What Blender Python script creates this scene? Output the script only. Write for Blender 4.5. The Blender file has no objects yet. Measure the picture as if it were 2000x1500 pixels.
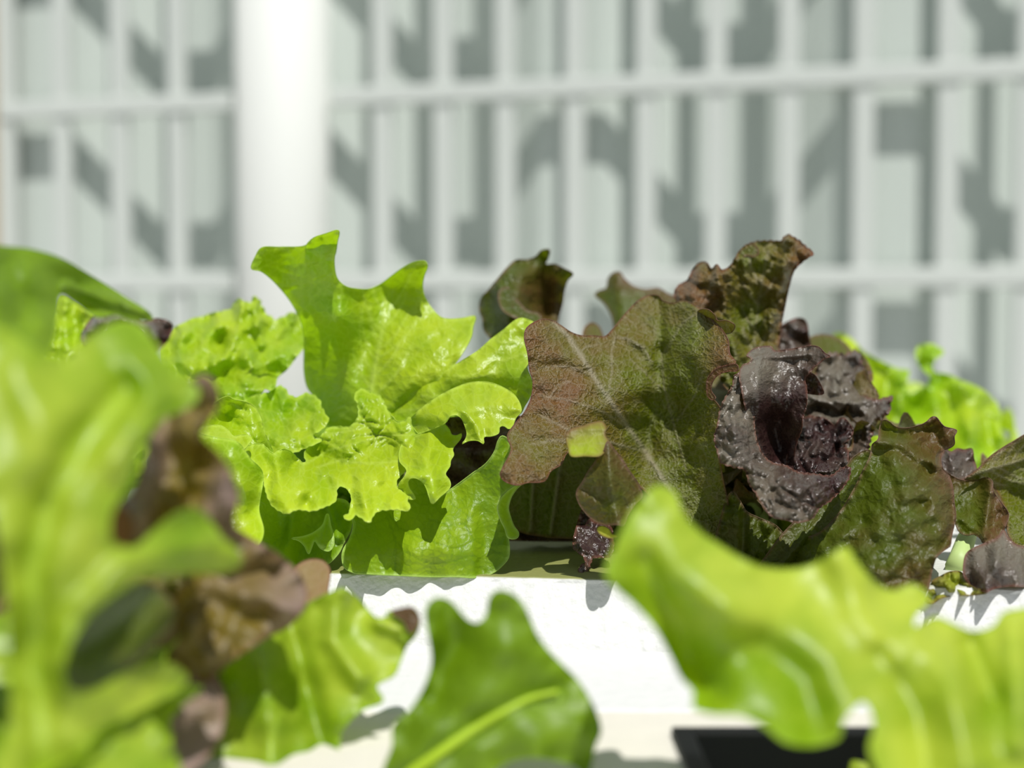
import bpy, math, random
import numpy as np
from mathutils import Vector, Matrix
from mathutils.geometry import delaunay_2d_cdt

sc = bpy.context.scene
COL = sc.collection
R = math.radians

# ------------------------------------------------------------------ camera
F = 2778.0                                   # focal length in pixels of a 2000 px wide frame
CAM_Z = 0.914
PITCH = math.atan(130 / F)                   # looking slightly down
cd = bpy.data.cameras.new('camera')
cam = bpy.data.objects.new('camera', cd); COL.objects.link(cam)
cam.location = (0, 0, CAM_Z)
cam.rotation_euler = (R(90) - PITCH, 0, 0)
cd.sensor_width = 36; cd.lens = 50.0; cd.clip_start = 0.02; cd.clip_end = 100
cd.dof.use_dof = True; cd.dof.focus_distance = 0.645; cd.dof.aperture_fstop = 4.2
sc.camera = cam
FWD = np.array([0, math.cos(PITCH), -math.sin(PITCH)])
UP = np.array([0, math.sin(PITCH), math.cos(PITCH)])
RT = np.array([1.0, 0, 0])
ORG = np.array([0, 0, CAM_Z])

def W(x, y, d):
    """world point seen at frame position x, y lying d metres in front of the lens"""
    x = np.asarray(x, float); y = np.asarray(y, float); d = np.asarray(d, float)
    return ORG + d[..., None] * (FWD + ((x - 1000) / F)[..., None] * RT + ((750 - y) / F)[..., None] * UP)

# ------------------------------------------------------------------ light
SUN_DIR = Vector((0.36, -1.10, 2.3)).normalized()       # from the place towards the sun
sl = bpy.data.lights.new('sun', 'SUN'); sl.energy = 4.45; sl.angle = R(0.53); sl.color = (1.0, 0.98, 0.935)
sun = bpy.data.objects.new('sun', sl); COL.objects.link(sun)
sun.rotation_euler = SUN_DIR.to_track_quat('Z', 'Y').to_euler(); sun.location = (1, -2, 4)
w = bpy.data.worlds.new('sky'); sc.world = w; w.use_nodes = True
bg = w.node_tree.nodes['Background']; bg.inputs[0].default_value = (0.80, 0.92, 1.0, 1); bg.inputs[1].default_value = 0.33
sc.view_settings.view_transform = 'Standard'; sc.view_settings.look = 'None'
sc.view_settings.gamma = 1; sc.view_settings.use_curve_mapping = False
sc.view_settings.exposure = 0.0
sc.cycles.max_bounces = 8; sc.cycles.diffuse_bounces = 4; sc.cycles.transmission_bounces = 6
sc.cycles.sample_clamp_indirect = 6

# ------------------------------------------------------------------ helpers
def lin(c):
    return tuple(((v / 255) / 12.92 if v <= 10 else ((v / 255 + 0.055) / 1.055) ** 2.4) for v in c)

def tag(o, label=None, cat=None, group=None, kind=None):
    if label: o['label'] = label
    if cat: o['category'] = cat
    if group: o['group'] = group
    if kind: o['kind'] = kind
    return o

def empty(name, loc):
    o = bpy.data.objects.new(name, None); COL.objects.link(o); o.location = tuple(loc); o.empty_display_size = 0.02
    return o

def mesh_obj(name, verts, faces, mat, parent=None, smooth=True, origin=(0, 0, 0)):
    me = bpy.data.meshes.new(name)
    v = np.asarray(verts, float) - np.asarray(origin, float)
    me.from_pydata(v.tolist(), [], [list(map(int, f)) for f in faces]); me.update()
    if smooth: me.polygons.foreach_set('use_smooth', [True] * len(me.polygons))
    me.materials.append(mat)
    o = bpy.data.objects.new(name, me); COL.objects.link(o)
    if parent is not None: o.parent = parent
    elif any(origin): o.location = tuple(origin)
    return o

def box(x0, x1, y0, y1, z0, z1):
    v = [(x, y, z) for x in (x0, x1) for y in (y0, y1) for z in (z0, z1)]
    f = [(0, 1, 3, 2), (4, 6, 7, 5), (0, 4, 5, 1), (2, 3, 7, 6), (0, 2, 6, 4), (1, 5, 7, 3)]
    return v, f

def bevel(o, wd, seg=2):
    m = o.modifiers.new('bevel', 'BEVEL'); m.width = wd; m.segments = seg; m.limit_method = 'ANGLE'
    return o

def nodes(name):
    m = bpy.data.materials.new(name); m.use_nodes = True
    nt = m.node_tree; nt.nodes.clear()
    return m, nt, nt.nodes.new, nt.links.new

def mat_plain(name, col, rough=0.6, bump=0.0, scale=40, var=0.0, spec=0.4):
    m, nt, N, L = nodes(name)
    out = N('ShaderNodeOutputMaterial'); p = N('ShaderNodeBsdfPrincipled')
    p.inputs['Roughness'].default_value = rough; p.inputs['Specular IOR Level'].default_value = spec
    tc = N('ShaderNodeTexCoord'); no = N('ShaderNodeTexNoise'); no.inputs['Scale'].default_value = scale; no.inputs['Detail'].default_value = 5
    L(tc.outputs['Object'], no.inputs['Vector'])
    mx = N('ShaderNodeMix'); mx.data_type = 'RGBA'
    mx.inputs[6].default_value = (*col, 1); mx.inputs[7].default_value = (*[c * (1 - var) for c in col], 1)
    L(no.outputs['Fac'], mx.inputs[0]); L(mx.outputs[2], p.inputs['Base Color'])
    if bump:
        b = N('ShaderNodeBump'); b.inputs['Strength'].default_value = bump; b.inputs['Distance'].default_value = 0.002
        L(no.outputs['Fac'], b.inputs['Height']); L(b.outputs[0], p.inputs['Normal'])
    L(p.outputs[0], out.inputs[0])
    return m

def mat_leaf(name, col_a, col_b, vein, edge, trans, rough=0.36, spec=0.5, bump=0.35, tmix=0.42, cell=230, vein_fac=0.8, rim_fac=0.7, wrinkle=0.5):
    """col_a -> col_b follows the 'pig' attribute (pigment of the leaf), vein and margin have colours of their own"""
    m, nt, N, L = nodes(name)
    out = N('ShaderNodeOutputMaterial')
    def attr(n):
        a = N('ShaderNodeAttribute'); a.attribute_name = n; return a
    def mix(fac, a, b):
        x = N('ShaderNodeMix'); x.data_type = 'RGBA'
        if isinstance(fac, float): x.inputs[0].default_value = fac
        else: L(fac, x.inputs[0])
        for i, c in ((6, a), (7, b)):
            if isinstance(c, tuple): x.inputs[i].default_value = (*c, 1)
            else: L(c, x.inputs[i])
        return x.outputs[2]
    def math_(op, a, b):
        x = N('ShaderNodeMath'); x.operation = op; x.use_clamp = True
        for i, c in enumerate((a, b)):
            if isinstance(c, (int, float)): x.inputs[i].default_value = c
            else: L(c, x.inputs[i])
        return x.outputs[0]
    uv = attr('flat')
    no = N('ShaderNodeTexNoise'); no.inputs['Scale'].default_value = 55; no.inputs['Detail'].default_value = 6; no.inputs['Roughness'].default_value = 0.6
    L(uv.outputs['Vector'], no.inputs['Vector'])
    mr = N('ShaderNodeMapRange'); mr.inputs[1].default_value = 0.3; mr.inputs[2].default_value = 0.7; mr.inputs[3].default_value = -0.35; mr.inputs[4].default_value = 0.35
    L(no.outputs['Fac'], mr.inputs[0])
    pig = math_('ADD', attr('pig').outputs['Fac'], mr.outputs[0])
    vo = N('ShaderNodeTexVoronoi'); vo.feature = 'DISTANCE_TO_EDGE'; vo.inputs['Scale'].default_value = cell
    L(uv.outputs['Vector'], vo.inputs['Vector'])
    vr = N('ShaderNodeMapRange'); vr.inputs[1].default_value = 0.0; vr.inputs[2].default_value = 0.09; vr.inputs[3].default_value = 1.0; vr.inputs[4].default_value = 0.0
    L(vo.outputs['Distance'], vr.inputs[0])
    c = mix(pig, col_a, col_b)
    fine = math_('MULTIPLY', vr.outputs[0], 0.22)
    c = mix(fine, c, vein)
    c = mix(math_('MULTIPLY', attr('vein').outputs['Fac'], vein_fac), c, vein)
    c = mix(math_('MULTIPLY', attr('rim').outputs['Fac'], rim_fac), c, edge)
    p = N('ShaderNodeBsdfPrincipled'); p.inputs['Specular IOR Level'].default_value = spec
    rr = N('ShaderNodeMapRange'); rr.inputs[3].default_value = rough - 0.08; rr.inputs[4].default_value = rough + 0.12
    L(no.outputs['Fac'], rr.inputs[0]); L(rr.outputs[0], p.inputs['Roughness'])
    L(c, p.inputs['Base Color'])
    tr = N('ShaderNodeBsdfTranslucent')
    tc = mix(math_('MULTIPLY', pig, 0.9), trans, tuple(v * 0.55 for v in col_b))
    tc = mix(math_('MULTIPLY', attr('vein').outputs['Fac'], vein_fac * 0.5), tc, vein)
    L(tc, tr.inputs['Color'])
    # bump: fine net of veins, small wrinkles
    n2 = N('ShaderNodeTexNoise'); n2.inputs['Scale'].default_value = cell * 3.2; n2.inputs['Detail'].default_value = 3
    L(uv.outputs['Vector'], n2.inputs['Vector'])
    ad = N('ShaderNodeMath'); ad.operation = 'MULTIPLY_ADD'; L(vo.outputs['Distance'], ad.inputs[0]); ad.inputs[1].default_value = 1.2
    ml = N('ShaderNodeMath'); ml.operation = 'MULTIPLY'; L(n2.outputs['Fac'], ml.inputs[0]); ml.inputs[1].default_value = wrinkle
    L(ml.outputs[0], ad.inputs[2])
    b = N('ShaderNodeBump'); b.inputs['Strength'].default_value = bump; b.inputs['Distance'].default_value = 0.0016
    L(ad.outputs[0], b.inputs['Height']); L(b.outputs[0], p.inputs['Normal']); L(b.outputs[0], tr.inputs['Normal'])
    ms = N('ShaderNodeMixShader'); ms.inputs[0].default_value = tmix
    L(p.outputs[0], ms.inputs[1]); L(tr.outputs[0], ms.inputs[2]); L(ms.outputs[0], out.inputs[0])
    return m

# crops used while tracing outlines: letter -> (x offset, y offset, scale)
CR = {'N': (0, 0, 1), 'A': (0, 450, 2.857), 'B': (450, 430, 3.0615), 'C': (900, 430, 3.0615), 'D': (1350, 600, 3.0615),
      'E': (350, 780, 2.857), 'Fc': (950, 780, 3.636), 'L': (0, 850, 2.307), 'M': (600, 1050, 2.857), 'R': (1150, 900, 2.353),
      'P': (380, 730, 5), 'Q': (680, 780, 5), 'S': (300, 560, 5), 'T': (1300, 640, 5), 'U': (1600, 780, 3.75)}
def px(k, pts):
    ox, oy, s = CR[k]
    return [((p[0] / s + ox), (p[1] / s + oy), *p[2:]) for p in pts]

def smooth_loop(pts, step, closed=True):
    """centripetal Catmull-Rom through the points, resampled every `step`"""
    P = np.array(pts, float)[:, :2]; n = len(P); out = []
    rng = range(n if closed else n - 1)
    for i in rng:
        if closed: a, b, c, d = P[(i - 1) % n], P[i], P[(i + 1) % n], P[(i + 2) % n]
        else: a, b, c, d = P[max(i - 1, 0)], P[i], P[i + 1], P[min(i + 2, n - 1)]
        t0 = 0; t1 = t0 + max(np.linalg.norm(b - a), 1e-3) ** .5; t2 = t1 + max(np.linalg.norm(c - b), 1e-3) ** .5; t3 = t2 + max(np.linalg.norm(d - c), 1e-3) ** .5
        k = max(2, int(np.linalg.norm(c - b) / (step * .35)))
        t = np.linspace(t1, t2, k, endpoint=False)[:, None]
        A1 = (t1 - t) / (t1 - t0) * a + (t - t0) / (t1 - t0) * b
        A2 = (t2 - t) / (t2 - t1) * b + (t - t1) / (t2 - t1) * c
        A3 = (t3 - t) / (t3 - t2) * c + (t - t2) / (t3 - t2) * d
        B1 = (t2 - t) / (t2 - t0) * A1 + (t - t0) / (t2 - t0) * A2
        B2 = (t3 - t) / (t3 - t1) * A2 + (t - t1) / (t3 - t1) * A3
        out.append((t2 - t) / (t2 - t1) * B1 + (t - t1) / (t2 - t1) * B2)
    Q = np.concatenate(out)
    Q = np.vstack([Q, Q[:1]]) if closed else np.vstack([Q, P[-1:]])
    s = np.r_[0, np.cumsum(np.linalg.norm(np.diff(Q, axis=0), axis=1))]
    m = max(6, int(s[-1] / step)); u = np.linspace(0, s[-1], m, endpoint=not closed)
    return np.c_[np.interp(u, s, Q[:, 0]), np.interp(u, s, Q[:, 1])]

def snoise(x, y, wl, seed, n=14):
    r = np.random.RandomState(seed); o = np.zeros_like(x)
    for _ in range(n):
        a = r.uniform(0, 2 * math.pi); k = 2 * math.pi / wl * r.uniform(.55, 1.6)
        o += np.sin(k * (x * math.cos(a) + y * math.sin(a)) + r.uniform(0, 6.28))
    return o / math.sqrt(n) * 1.2

def cells(x, y, size, seed, ang=0.5, stretch=1.5):
    """blister pattern: 0 on the little veins, 1 on top of each blister"""
    c, s = math.cos(ang), math.sin(ang)
    u = (x * c + y * s) / (size * stretch); v = (-x * s + y * c) / size
    iu, iv = np.floor(u).astype(int), np.floor(v).astype(int)
    f1 = np.full(x.shape, 9.0); f2 = np.full(x.shape, 9.0)
    for du in (-1, 0, 1):
        for dv in (-1, 0, 1):
            a, b = iu + du, iv + dv
            h1 = np.modf(np.abs(np.sin(a * 127.1 + b * 311.7 + seed * 7.3) * 43758.5453))[0]
            h2 = np.modf(np.abs(np.sin(a * 269.5 + b * 183.3 + seed * 3.1) * 43758.5453))[0]
            d = np.hypot(u - a - h1, v - b - h2)
            f2 = np.where(d < f1, f1, np.minimum(f2, d)); f1 = np.minimum(f1, d)
    e = np.clip((f2 - f1) / .55, 0, 1)
    return 1 - (1 - e) ** 2

def seg_dist(X, Y, poly):
    P = np.array(poly, float)[:, :2]; best = np.full(X.shape, 1e9)
    for a, b in zip(P[:-1], P[1:]):
        ab = b - a; l2 = max((ab ** 2).sum(), 1e-9)
        t = np.clip(((X - a[0]) * ab[0] + (Y - a[1]) * ab[1]) / l2, 0, 1)
        best = np.minimum(best, np.hypot(X - a[0] - t * ab[0], Y - a[1] - t * ab[1]))
    return best

def rbf(anchors, X, Y):
    A = np.array(anchors, float); n = len(A)
    if n == 1: return np.full(X.shape, A[0, 2])
    P = A[:, :2] / 300.0
    if n == 2:
        ab = P[1] - P[0]; t = ((X / 300 - P[0, 0]) * ab[0] + (Y / 300 - P[0, 1]) * ab[1]) / (ab @ ab)
        return A[0, 2] + np.clip(t, -.3, 1.3) * (A[1, 2] - A[0, 2])
    k = lambda r: r
    D = np.hypot(P[:, None, 0] - P[None, :, 0], P[:, None, 1] - P[None, :, 1])
    M = np.zeros((n + 3, n + 3)); M[:n, :n] = k(np.sqrt(D ** 2 + .02)) + 0.0 * np.eye(n)
    M[:n, n] = 1; M[:n, n + 1:] = P; M[n, :n] = 1; M[n + 1:, :n] = P.T
    sol = np.linalg.lstsq(M, np.r_[A[:, 2], 0, 0, 0], rcond=1e-6)[0]
    r = np.hypot(X[:, None] / 300 - P[None, :, 0], Y[:, None] / 300 - P[None, :, 1])
    return k(np.sqrt(r ** 2 + .02)) @ sol[:n] + sol[n] + X / 300 * sol[n + 1] + Y / 300 * sol[n + 2]

def inside(X, Y, P):
    c = np.zeros(X.shape, bool); n = len(P)
    for i in range(n):
        x0, y0 = P[i]; x1, y1 = P[(i + 1) % n]
        if y0 == y1: continue
        m = ((y0 > Y) != (y1 > Y)) & (X < (x1 - x0) * (Y - y0) / (y1 - y0) + x0)
        c ^= m
    return c

def branches(mid, n=6, length=120, ang=50, seed=0, sides=(-1, 1), curl=0.35):
    """side veins leaving a midrib"""
    m = smooth_loop(mid, 8, closed=False); out = []; r = random.Random(seed)
    for i in range(n):
        for sd in sides:
            k = int((i + .4 + r.uniform(-.2, .2)) / n * (len(m) - 2)); k = max(0, min(len(m) - 2, k))
            d = m[k + 1] - m[k]; a = math.atan2(d[1], d[0]) + sd * R(ang + r.uniform(-8, 8)); p = m[k].copy(); pts = [tuple(p)]
            L_ = length * r.uniform(.75, 1.15)
            for _ in range(7):
                p = p + L_ / 7 * np.array([math.cos(a), math.sin(a)]); a -= sd * curl * .25; pts.append(tuple(p))
            out.append((pts, 2.2))
    return out

def patch(out, dep, ridges=(), step=5, bull=0.0, bsize=26, ruffle=0.0, rw=22, rl=60, wob=0.0, wl=90, teeth=0.0, tl=18,
          veins=(), pig=((0, 0, 0.3),), seed=1, rimw=4.0, bead=0.00022, vdisp=0.0006, edge_curl=0.0, ecw=30, bang=0.5, bstretch=1.5, bmap=None, crump=0.0, cwl=40):
    """one sheet of leaf: outline + depth field -> vertices, faces, attributes"""
    O = smooth_loop(out, step)
    n = len(O)
    if teeth:
        T = np.roll(O, -1, 0) - np.roll(O, 1, 0); T /= np.maximum(np.linalg.norm(T, axis=1), 1e-6)[:, None]
        N_ = np.c_[T[:, 1], -T[:, 0]]; s = np.arange(n) * step
        ar = 0.5 * np.sum(O[:, 0] * np.roll(O[:, 1], -1) - np.roll(O[:, 0], -1) * O[:, 1])
        if ar < 0: N_ = -N_
        rr = np.random.RandomState(seed); ph = np.cumsum(rr.uniform(.6, 1.5, n)) * step / tl
        O = O + N_ * (teeth * (np.abs(np.modf(ph)[0] * 2 - 1) ** 1.5 * 2 - .7) * np.clip(rr.uniform(.3, 1.3) + .5 * np.sin(s / 60 + seed), 0, 1.3))[:, None]
    mn, mx = O.min(0), O.max(0)
    gx, gy = np.meshgrid(np.arange(mn[0], mx[0], step), np.arange(mn[1], mx[1], step * .866))
    gx = gx + (np.arange(gx.shape[0]) % 2)[:, None] * step * .5
    gx = gx.ravel(); gy = gy.ravel()
    k = inside(gx, gy, O); gx, gy = gx[k], gy[k]
    loop = np.vstack([O, O[:1]])
    def edist(X, Y):
        bd = np.full(X.shape, 1e9); bi = np.zeros(X.shape, int)
        for a in range(0, n, 200):
            d = np.hypot(X[:, None] - O[None, a:a + 200, 0], Y[:, None] - O[None, a:a + 200, 1])
            j = d.argmin(1); v = d[np.arange(len(X)), j]; m = v < bd; bd[m] = v[m]; bi[m] = j[m] + a
        return bd, bi
    ed, ei = edist(gx, gy)
    k = ed > step * .6; gx, gy = gx[k], gy[k]; ed = ed[k]; ei = ei[k]
    X = np.r_[O[:, 0], gx]; Y = np.r_[O[:, 1], gy]; ed = np.r_[np.zeros(n), ed]; ei = np.r_[np.arange(n), ei]
    res = delaunay_2d_cdt([Vector((a, b)) for a, b in zip(X, Y)], [(i, (i + 1) % n) for i in range(n)], [], 0, 1e-4)
    vv = np.array([tuple(v) for v in res[0]]); fc = res[2]
    if len(vv) != len(X) or np.abs(vv - np.c_[X, Y]).max() > 1e-3:
        X, Y = vv[:, 0], vv[:, 1]; ed, ei = edist(X, Y)
    cen = np.array([vv[list(f)].mean(0) for f in fc]); ok = inside(cen[:, 0], cen[:, 1], O)
    fc = [f for f, o in zip(fc, ok) if o]
    d = rbf(dep, X, Y)
    mmpx = np.mean([a[2] for a in dep]) / F                      # metres per pixel at this leaf
    for rg in ridges:                                            # (polyline, height in m towards the lens, width px)
        d = d - rg[1] * np.exp(-(seg_dist(X, Y, rg[0]) / rg[2]) ** 2)
    s = ei * step
    edgef = np.exp(-(ed / rw) ** 1.3)
    if ruffle:
        r2 = np.random.RandomState(seed + 5); p1, p2 = r2.uniform(0, 6, 2)
        wv = np.sin(2 * math.pi * s / rl + p1 + 1.3 * np.sin(s / 97 + p2)) + .45 * np.sin(2 * math.pi * s / (rl * .43) + p2)
        wv = wv * edgef
        d = d + ruffle * (wv * .6 + .6 * snoise(X, Y, rl * 1.1, seed + 9) * edgef)
    if edge_curl: d = d + edge_curl * np.exp(-ed / ecw)
    if crump: d = d - crump * (np.minimum(np.abs(snoise(X, Y, cwl, seed + 41)), 1.3) + .45 * np.abs(snoise(X, Y, cwl * .5, seed + 42))) * np.clip(ed / 8, .5, 1)
    if wob: d = d + wob * snoise(X, Y, wl, seed + 2)
    cell = np.zeros_like(X)
    if bull:
        wx = X + 6 * snoise(X, Y, bsize * 3, seed + 31); wy = Y + 6 * snoise(X, Y, bsize * 3, seed + 32)
        c1 = cells(wx, wy, bsize, seed, bang, bstretch); c2 = cells(wx, wy, bsize * .5, seed + 1, bang + .8, 1.2)
        d = d - bull * (c1 * .75 + c2 * .3) * np.clip(ed / 12, .25, 1) * (np.clip(rbf(bmap, X, Y), 0, 1.3) if bmap else 1)
        cell = np.clip(1 - c1 * 3.2, 0, 1) * .55
    vn = np.zeros_like(X)
    for vp, vw in veins:
        q = (.40 + .60 * min(1, vw / 4)) * np.exp(-(seg_dist(X, Y, vp) / vw) ** 2); vn = np.maximum(vn, q)
    d = d - vdisp * vn
    Pw = W(X, Y, d)
    fx = (X - 1000) * mmpx; fy = (750 - Y) * mmpx
    pg = rbf(pig, X, Y) if len(pig) > 1 else np.full(X.shape, pig[0][2])
    rim = np.exp(-(ed / rimw) ** 2)
    V = Pw.tolist(); Fc = [tuple(f) for f in fc]
    at = dict(pig=np.clip(pg, 0, 1), vein=np.maximum(vn, cell * .28), rim=rim, fx=fx, fy=fy)
    # thickened margin: a thin bead running round the sheet
    if bead:
        ring = []
        base = len(V); idx = list(range(n)); Pb = Pw[:n]
        T = np.roll(Pb, -1, 0) - np.roll(Pb, 1, 0); T /= np.maximum(np.linalg.norm(T, axis=1), 1e-9)[:, None]
        A_ = np.cross(T, FWD); A_ /= np.maximum(np.linalg.norm(A_, axis=1), 1e-9)[:, None]; B_ = np.cross(T, A_)
        for kk in range(4):
            t = kk * math.pi / 2
            ring.append(Pb + bead * (math.cos(t) * A_ + math.sin(t) * B_))
        R4 = np.stack(ring, 1).reshape(-1, 3)
        V += R4.tolist()
        for i in range(n):
            j = (i + 1) % n
            for kk in range(4):
                k2 = (kk + 1) % 4
                Fc.append((base + i * 4 + kk, base + j * 4 + kk, base + j * 4 + k2, base + i * 4 + k2))
        rep = lambda a: np.r_[a, np.repeat(a[:n], 4)]
        at = {k_: rep(v) for k_, v in at.items()}
    return np.array(V), Fc, at

def leaf(plant, mat, patches, name='leaf', label=None, rib=None, rib_mat=None):
    """a leaf made of one or more sheets, hung under its plant"""
    Vs, Fs, At, off = [], [], {}, 0
    for p in patches:
        V, Fc, at = patch(**p)
        Vs.append(V); Fs += [tuple(i + off for i in f) for f in Fc]; off += len(V)
        for k_, v in at.items(): At.setdefault(k_, []).append(v)
    V = np.vstack(Vs); At = {k_: np.concatenate(v) for k_, v in At.items()}
    org = np.array(plant.location)
    o = mesh_obj(name, V, Fs, mat, plant, True, org)
    me = o.data
    for k_ in ('pig', 'vein', 'rim'):
        a = me.attributes.new(k_, 'FLOAT', 'POINT'); a.data.foreach_set('value', At[k_].astype(np.float32))
    a = me.attributes.new('flat', 'FLOAT_VECTOR', 'POINT')
    a.data.foreach_set('vector', np.c_[At['fx'], At['fy'], np.zeros(len(V))].astype(np.float32).ravel())
    if label: o['label'] = label
    if rib:                                                     # rib: (polyline with depth, r0, r1)
        pts, r0, r1 = rib
        m = smooth_loop(pts, 8, closed=False)
        # lay the rib on the sheet: take the depth of the nearest vertex
        rel = V - ORG; dd = rel @ FWD; sx = (rel @ RT) / dd * F + 1000; sy = 750 - (rel @ UP) / dd * F
        dz = np.array([dd[np.argmin((sx - a) ** 2 + (sy - b) ** 2)] for a, b in m])
        dz = np.convolve(np.pad(dz, 5, mode='edge'), np.ones(11) / 11, 'valid')
        Pm = W(m[:, 0], m[:, 1], dz - .0005)
        tv, tf = tube(Pm, np.linspace(r0, r1, len(Pm)), 8)
        rb = mesh_obj('midrib', tv, tf, rib_mat, o, True, org)
    return o

def tube(P, rad, k=8):
    P = np.asarray(P, float); n = len(P); rad = np.broadcast_to(rad, (n,))
    T = np.gradient(P, axis=0); T /= np.linalg.norm(T, axis=1)[:, None]
    up = np.array([0.1, 0.9, 0.3]); A = np.cross(T, up); A /= np.linalg.norm(A, axis=1)[:, None]; B = np.cross(T, A)
    V = []; Fc = []
    for i in range(n):
        for j in range(k):
            t = 2 * math.pi * j / k; V.append(P[i] + rad[i] * (math.cos(t) * A[i] + math.sin(t) * B[i]))
    for i in range(n - 1):
        for j in range(k):
            Fc.append((i * k + j, i * k + (j + 1) % k, (i + 1) * k + (j + 1) % k, (i + 1) * k + j))
    Fc.append(tuple(range(k))[::-1]); Fc.append(tuple((n - 1) * k + j for j in range(k)))
    return V, Fc

def free_leaf(plant, mat, az, length, width, lift, droop, seed=0, ruffle=0.006, pig=0.4, base=(0, 0, 0), nu=46, nv=30, name='leaf'):
    """a whole leaf growing from the plant's heart and arching outwards: used low down and behind"""
    r = np.random.RandomState(seed); org = np.array(plant.location)
    u = np.linspace(0, 1, nu); v = np.linspace(-1, 1, nv)
    U, Vv = np.meshgrid(u, v, indexing='ij')
    el = R(lift) - R(droop) * u ** 1.4
    ds = length / (nu - 1)
    rr_ = np.cumsum(np.cos(el)) * ds; zz = np.cumsum(np.sin(el)) * ds
    prof = np.clip(np.sin(np.clip(u * 1.02, 0, 1) ** .75 * math.pi) ** .7, 0, 1) * .9 + .16 * (1 - u)
    lob = 1 + .10 * np.sin(u * 23 + r.uniform(0, 6)) + .05 * np.sin(u * 51)
    half = width * .5 * (prof * lob)[:, None] * Vv
    ph = r.uniform(0, 6)
    edge = np.abs(Vv) ** 2.5
    up = ruffle * edge * np.sin(U * 26 + ph + (Vv > 0) * 2) + .22 * np.abs(half) + .0012 * snoise(U * 100, Vv * 30, 14, seed)
    ca, sa = math.cos(R(az)), math.sin(R(az))
    fx_, fz_ = np.cos(el)[:, None], np.sin(el)[:, None]
    out = rr_[:, None] - fz_ * up; z = zz[:, None] + fx_ * up
    X = base[0] + org[0] + ca * out - sa * half; Y = base[1] + org[1] + sa * out + ca * half; Z = base[2] + org[2] + z
    V = np.stack([X, Y, Z], -1).reshape(-1, 3)
    Fc = [(i * nv + j, (i + 1) * nv + j, (i + 1) * nv + j + 1, i * nv + j + 1) for i in range(nu - 1) for j in range(nv - 1)]
    o = mesh_obj(name, V, Fc, mat, plant, True, org); me = o.data
    vein = np.maximum(np.exp(-(Vv / .05) ** 2), .6 * np.exp(-((np.modf(U * 7 - np.abs(Vv) * 1.3 + 5)[0] - .5) / .06) ** 2))
    for k_, a_ in (('pig', np.clip(pig + .5 * (np.abs(Vv) - .5) * (pig > .35), 0, 1)), ('vein', vein), ('rim', (np.abs(Vv) > .97) * 1.0)):
        a = me.attributes.new(k_, 'FLOAT', 'POINT'); a.data.foreach_set('value', a_.astype(np.float32).ravel())
    a = me.attributes.new('flat', 'FLOAT_VECTOR', 'POINT')
    a.data.foreach_set('vector', np.c_[(U * length).ravel(), (half).ravel(), np.zeros(nu * nv)].astype(np.float32).ravel())
    return o

# ------------------------------------------------------------------ materials
GREEN = mat_leaf('green_lettuce', (0.24, 0.42, 0.001), (0.57, 0.72, 0.020), (0.66, 0.82, 0.14), (0.70, 0.90, 0.12), (0.48, 0.78, 0.001), rough=.36, spec=.7, vein_fac=.65)
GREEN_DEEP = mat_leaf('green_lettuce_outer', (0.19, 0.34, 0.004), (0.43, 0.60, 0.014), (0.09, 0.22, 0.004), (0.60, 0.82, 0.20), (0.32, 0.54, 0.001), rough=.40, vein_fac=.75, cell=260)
GREEN_FRONT = mat_leaf('green_lettuce_front', (0.19, 0.325, 0.0005), (0.58, 0.70, 0.055), (0.50, 0.72, 0.05), (0.45, 0.68, 0.03), (0.36, 0.60, 0.0005), rough=.44, spec=.8, bump=.12, vein_fac=.6)
GREEN_BROAD = mat_leaf('green_lettuce_broad', (0.125, 0.215, 0.001), (0.26, 0.42, 0.004), (0.30, 0.50, 0.02), (0.3, 0.5, 0.02), (0.21, 0.40, 0.0005), rough=.48, spec=.7, bump=.12, vein_fac=.7)
RUST = mat_leaf('rust_leaf_tip', (0.20, 0.135, 0.008), (0.30, 0.115, 0.045), (.3, .2, .1), (.3, .12, .06), (.3, .14, .01), rough=.5, bump=.1)
RIB_GREEN = mat_plain('green_midrib', (0.36, 0.52, 0.02), .5)
RED = mat_leaf('red_lettuce', (0.115, 0.138, 0.002), (0.165, 0.075, 0.018), (0.40, 0.35, 0.26), (0.20, 0.07, 0.045), (0.20, 0.26, 0.004), rough=.34, spec=.6, bump=.8, tmix=.22, vein_fac=.6, cell=330, wrinkle=1.0)
PURPLE = mat_leaf('purple_lettuce', (0.19, 0.165, 0.125), (0.040, 0.016, 0.015), (0.16, 0.10, 0.08), (0.22, 0.08, 0.05), (0.12, 0.07, 0.006), rough=.24, spec=1.0, bump=.5, tmix=.25, vein_fac=.5, cell=300, wrinkle=.9)
BROWN = mat_leaf('brown_lettuce', (0.20, 0.145, 0.020), (0.36, 0.25, 0.22), (0.2, 0.15, 0.05), (0.25, 0.10, 0.06), (0.26, 0.18, 0.004), rough=.45, spec=.6, bump=.3, tmix=.35)
OLIVE = mat_leaf('olive_lettuce', (0.072, 0.098, 0.003), (0.13, 0.062, 0.020), (0.15, 0.17, 0.04), (0.24, 0.13, 0.09), (0.17, 0.23, 0.003), rough=.42, spec=.5, bump=.6, tmix=.38, vein_fac=.5, cell=260)
LIME = mat_leaf('leaf_underside', (0.36, 0.46, 0.02), (0.22, 0.12, 0.05), (0.5, 0.5, 0.15), (0.24, 0.12, 0.05), (0.45, 0.50, 0.01), rough=.5, tmix=.4)
STEM = mat_plain('stem', (0.45, 0.58, 0.22), .5)
WHITE = mat_plain('white_paint', (0.60, 0.63, 0.60), .55, spec=.3)
WHITE2 = mat_plain('white_column_paint', (0.74, 0.75, 0.72), .6, spec=.3)
SHEET = mat_plain('corrugated_sheet', (0.57, 0.62, 0.58), .6, spec=.3)
FOAM = mat_plain('foam', (0.72, 0.72, 0.72), .6, bump=.5, scale=220, var=.12)
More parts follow.
